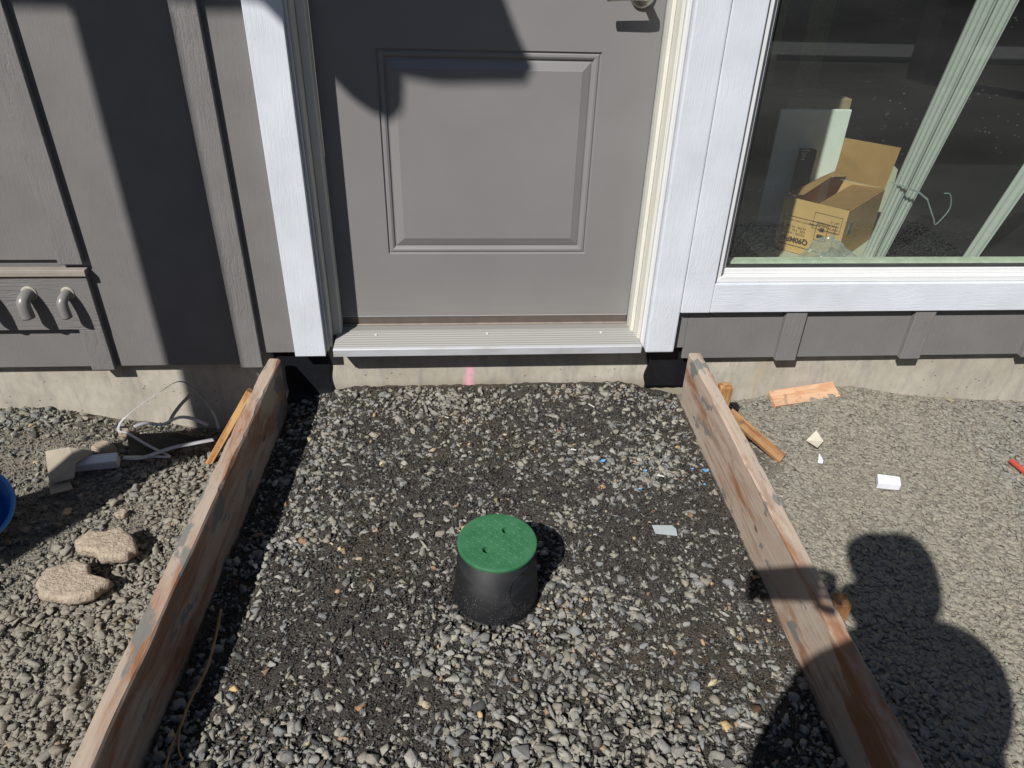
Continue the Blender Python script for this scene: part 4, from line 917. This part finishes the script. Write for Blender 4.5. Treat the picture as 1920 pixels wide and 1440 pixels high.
# ------------------------------------------------------------------ street side, seen only as reflections in the window
M_walk = simple('sidewalk_concrete', (.30, .29, .26), .9, .1, var=.1, vs=3)
o = box('sidewalk', M_walk, 4.2, 40, -9.6, -8.0, -.02, .06, None, .01); tag(o, kind='structure')
o = box('road', simple('asphalt', (.05, .05, .052), .9, .1, var=.15, vs=40), -60, 60, -20, -9.75, -.02, .012, None, 0); tag(o, kind='structure')
# terrace added across the street to close off the low sky; in its own shade
TB = thing('sky_block_terrace', 'dark grey terrace of houses added across the street to close off the low sky, reflected in the window', 'house', (0, -13.5, 0))
M_fac = simple('far_facade', (.085, .09, .095), .8, .2, var=.1, vs=2); M_pane = simple('far_pane', (.03, .04, .05), .1, .5)
box('facade', M_fac, -22, 24, -6, 0, 0, 4.2, TB, .02)
bm = bmesh.new(); prism(bm, [(-22.4, .5, 4.2), (-22.4, -6.5, 4.2), (-22.4, -3, 5.4)], (46.8, 0, 0)); obj('roof', bm, simple('far_roof', (.05, .05, .055), .9), TB)
for k in range(12):
    for zf in (.9,):
        wf = box('window', M_walk, -20.6+3.6*k, -19.0+3.6*k, .0005, .05, zf, zf+1.5, TB, .004); box('pane', M_pane, -20.52+3.6*k, -19.08+3.6*k, .051, .056, zf+.08, zf+1.42, wf, 0)
    if k % 2: box('door', M_walk, -18.6+3.6*k, -17.6+3.6*k, .0005, .06, .05, 2.15, TB, .004)
PL = thing('porch_column', 'dark square porch column with a wider base reflected in the window', 'column', (5.45, -6.5, -.02))
M_bpost = simple('black_paint', (.02, .02, .022), .5)
box('column_shaft', M_bpost, -.15, .15, -.15, .15, .9, 3.2, PL, .006); box('column_base', M_bpost, -.20, .20, -.20, .20, 0, .9, PL, .01)
box('column_cap', M_walk, -.22, .22, -.22, .22, .9005, .95, PL, .004)

# ------------------------------------------------------------------ the photographer (casts the shadow on the right)
def skin(name, chains, m, parent, sub=2, loc=None):
    """chains: list of lists of (x,y,z,r); chains share points by coordinates"""
    me = bpy.data.meshes.new(name); V, E_, Rr, ix = [], [], [], {}
    for ch in chains:
        prev = None
        for p in ch:
            k = tuple(round(c, 4) for c in p[:3])
            if k not in ix: ix[k] = len(V); V.append(p[:3]); Rr.append(p[3])
            if prev is not None and prev != ix[k]: E_.append((prev, ix[k]))
            prev = ix[k]
    me.from_pydata(V, E_, []); me.update(); o = link(name, me, m, parent)
    o.modifiers.new('skin', 'SKIN'); bpy.context.view_layer.objects.active = o
    if not me.skin_vertices: bpy.context.view_layer.update()
    lay = me.skin_vertices[0] if me.skin_vertices else None
    if lay:
        for i, r_ in enumerate(Rr):
            rv = r_ if isinstance(r_, tuple) else (r_, r_); lay.data[i].radius = rv
        lay.data[0].use_root = True
    s = o.modifiers.new('sub', 'SUBSURF'); s.levels = sub; s.render_levels = sub
    return o
PS_ = thing('person', 'person in dark clothes standing on the gravel holding up a phone in one hand', 'person', (0, 0, 0))
M_skin = simple('skin', (.52, .33, .24), .5, .4, var=.05); M_shirt = simple('dark_shirt', (.05, .055, .07), .85, .1); M_trs = simple('jeans', (.04, .055, .10), .85, .1); M_hair = simple('hair', (.04, .028, .02), .6, .3); M_shoe = simple('shoe', (.06, .045, .03), .6, .3)
body = [
 [(.05, -2.28, .88, (.17, .12)), (.05, -2.27, 1.02, (.165, .12)), (.05, -2.22, 1.18, (.18, .12)), (.05, -2.17, 1.30, (.13, .09)), (.045, -2.12, 1.40, .062), (.03, -2.07, 1.46, .066), (.024, -2.050, 1.535, .102), (.022, -2.045, 1.590, .098)],
 [(.05, -2.17, 1.30, (.13, .09)), (.13, -2.16, 1.335, .082), (.200, -2.155, 1.315, .080), (.235, -2.14, 1.10, .052), (.165, -2.03, 1.12, .044), (.065, -1.925, 1.265, .032), (.045, -1.905, 1.295, .038)],
 [(.05, -2.17, 1.30, (.13, .09)), (-.03, -2.16, 1.335, .080), (-.095, -2.155, 1.305, .072), (-.145, -2.13, 1.08, .050), (-.140, -2.10, .90, .040), (-.135, -2.06, .82, .034), (-.13, -2.04, .76, .028)],
 [(.05, -2.28, .88, (.17, .12)), (.14, -2.27, .82, .100), (.16, -2.25, .47, .066), (.17, -2.30, .10, .042), (.175, -2.25, .035, .035), (.185, -2.16, .025, .030)],
 [(.05, -2.28, .88, (.17, .12)), (-.04, -2.27, .82, .100), (-.06, -2.25, .47, .066), (-.07, -2.30, .10, .042), (-.075, -2.25, .035, .035), (-.085, -2.16, .025, .030)]]
skin('body', body, M_skin, PS_)
def infl(ch, k): return [(p[0], p[1], p[2], (p[3][0]+k, p[3][1]+k) if isinstance(p[3], tuple) else p[3]+k) for p in ch]
skin('shirt', [infl(body[0][:4], .012), infl(body[1][:5], .009), infl(body[2][:5], .009)], M_shirt, PS_)
skin('trousers', [infl(body[0][:2], .010), infl([body[0][0]]+body[3][1:4], .012), infl([body[0][0]]+body[4][1:4], .012)], M_trs, PS_)
for x_ in (.175, -.085): skin('shoe', [[(x_, -2.31, .045, .048), (x_+.003, -2.23, .038, .045), (x_+.01, -2.12, .03, .036)]], M_shoe, PS_)
skin('hair', [[(.085, -2.13, 1.42, .050), (.060, -2.11, 1.49, .085), (.030, -2.085, 1.585, .094), (.022, -2.03, 1.635, .066)]], M_hair, PS_)
# face
bm = bmesh.new(); tube(bm, [(.022, -1.992, 1.552), (.022, -1.976, 1.528), (.022, -1.990, 1.518)], [.008, .013, .011], 10); obj('nose', bm, M_skin, PS_, True)
for dx in (-.010, .054):
    bm = bmesh.new(); bmesh.ops.create_uvsphere(bm, u_segments=14, v_segments=8, radius=.0115); obj('eye', bm, simple('eye_', (.7, .7, .7), .2), PS_, True, (dx, -1.994, 1.556))
for dx in (-.062, .108):
    bm = bmesh.new(); bmesh.ops.create_uvsphere(bm, u_segments=14, v_segments=8, radius=.5)
    for v in bm.verts: v.co = Vector((v.co.x*.018, v.co.y*.035, v.co.z*.06))
    obj('ear', bm, M_skin, PS_, True, (dx, -2.045, 1.555))
bm = bmesh.new(); tube(bm, smooth_path([(-.003, -1.992, 1.498), (.022, -1.984, 1.496), (.047, -1.992, 1.498)], 5), .005, 8); obj('lips', bm, simple('lips_', (.45, .18, .15), .5), PS_, True)
# phone just behind the lens, held by fingers at both ends
PC = CAM-FWD*.014-RT*.056+UP*.016
def pw(u, v, w_): return PC+RT*u+UP*v+FWD*w_
ph = thing('phone', 'black phone held level in the right hand of the photographer', 'phone', tuple(PC))
bm = bmesh.new(); bxm(bm, -.082, .082, -.038, .038, -.004, .004, .003, 2)
o = obj('phone_body', bm, M_bcart, ph); Mx = Matrix((RT, UP, -FWD)).transposed(); o.rotation_euler = Mx.to_euler()
bm = bmesh.new(); bxm(bm, -.078, .078, -.034, .034, .0042, .0048); o2_ = obj('phone_screen', bm, simple('screen_glass', (.02, .02, .025), .08, .6), ph); o2_.rotation_euler = Mx.to_euler()
def fing(pts, nm='finger'):
    return skin(nm, [[(*pw(*p[:3]), p[3]) for p in pts]], M_skin, PS_, 1)
for k, vv in enumerate((.030, .011, -.008, -.025)):
    L_ = (.022, .030, .027, .018)[k]
    fing([(.112, vv-.010, -.034, .0100), (.106, vv-.004, -.010, .0095), (.094, vv, .0005, .0085), (.088-L_*.4, vv+.001, -.0125, .0070)])
fing([(.100, -.046, -.036, .0120), (.086, -.046, -.022, .0105), (.060, -.036, -.0145, .0085)], 'thumb')
# left hand hanging open at the side
hc = Vector((-.13, -2.04, .75))
for k, (dx, L_) in enumerate(((.0, .078), (.0, .086), (.0, .080), (.0, .064))):
    yo = .030-.020*k
    skin('finger', [[(hc.x, hc.y+yo*.8, hc.z+.01, .0095), (hc.x+.002, hc.y+yo, hc.z-.030, .009), (hc.x+.008, hc.y+yo*1.05, hc.z-.030-L_*.5, .008), (hc.x+.020, hc.y+yo*1.05, hc.z-.030-L_*.95, .007)]], M_skin, PS_, 1)
skin('thumb', [[(hc.x+.006, hc.y+.030, hc.z+.02, .0115), (hc.x+.018, hc.y+.050, hc.z-.012, .010), (hc.x+.024, hc.y+.056, hc.z-.042, .0085)]], M_skin, PS_, 1)
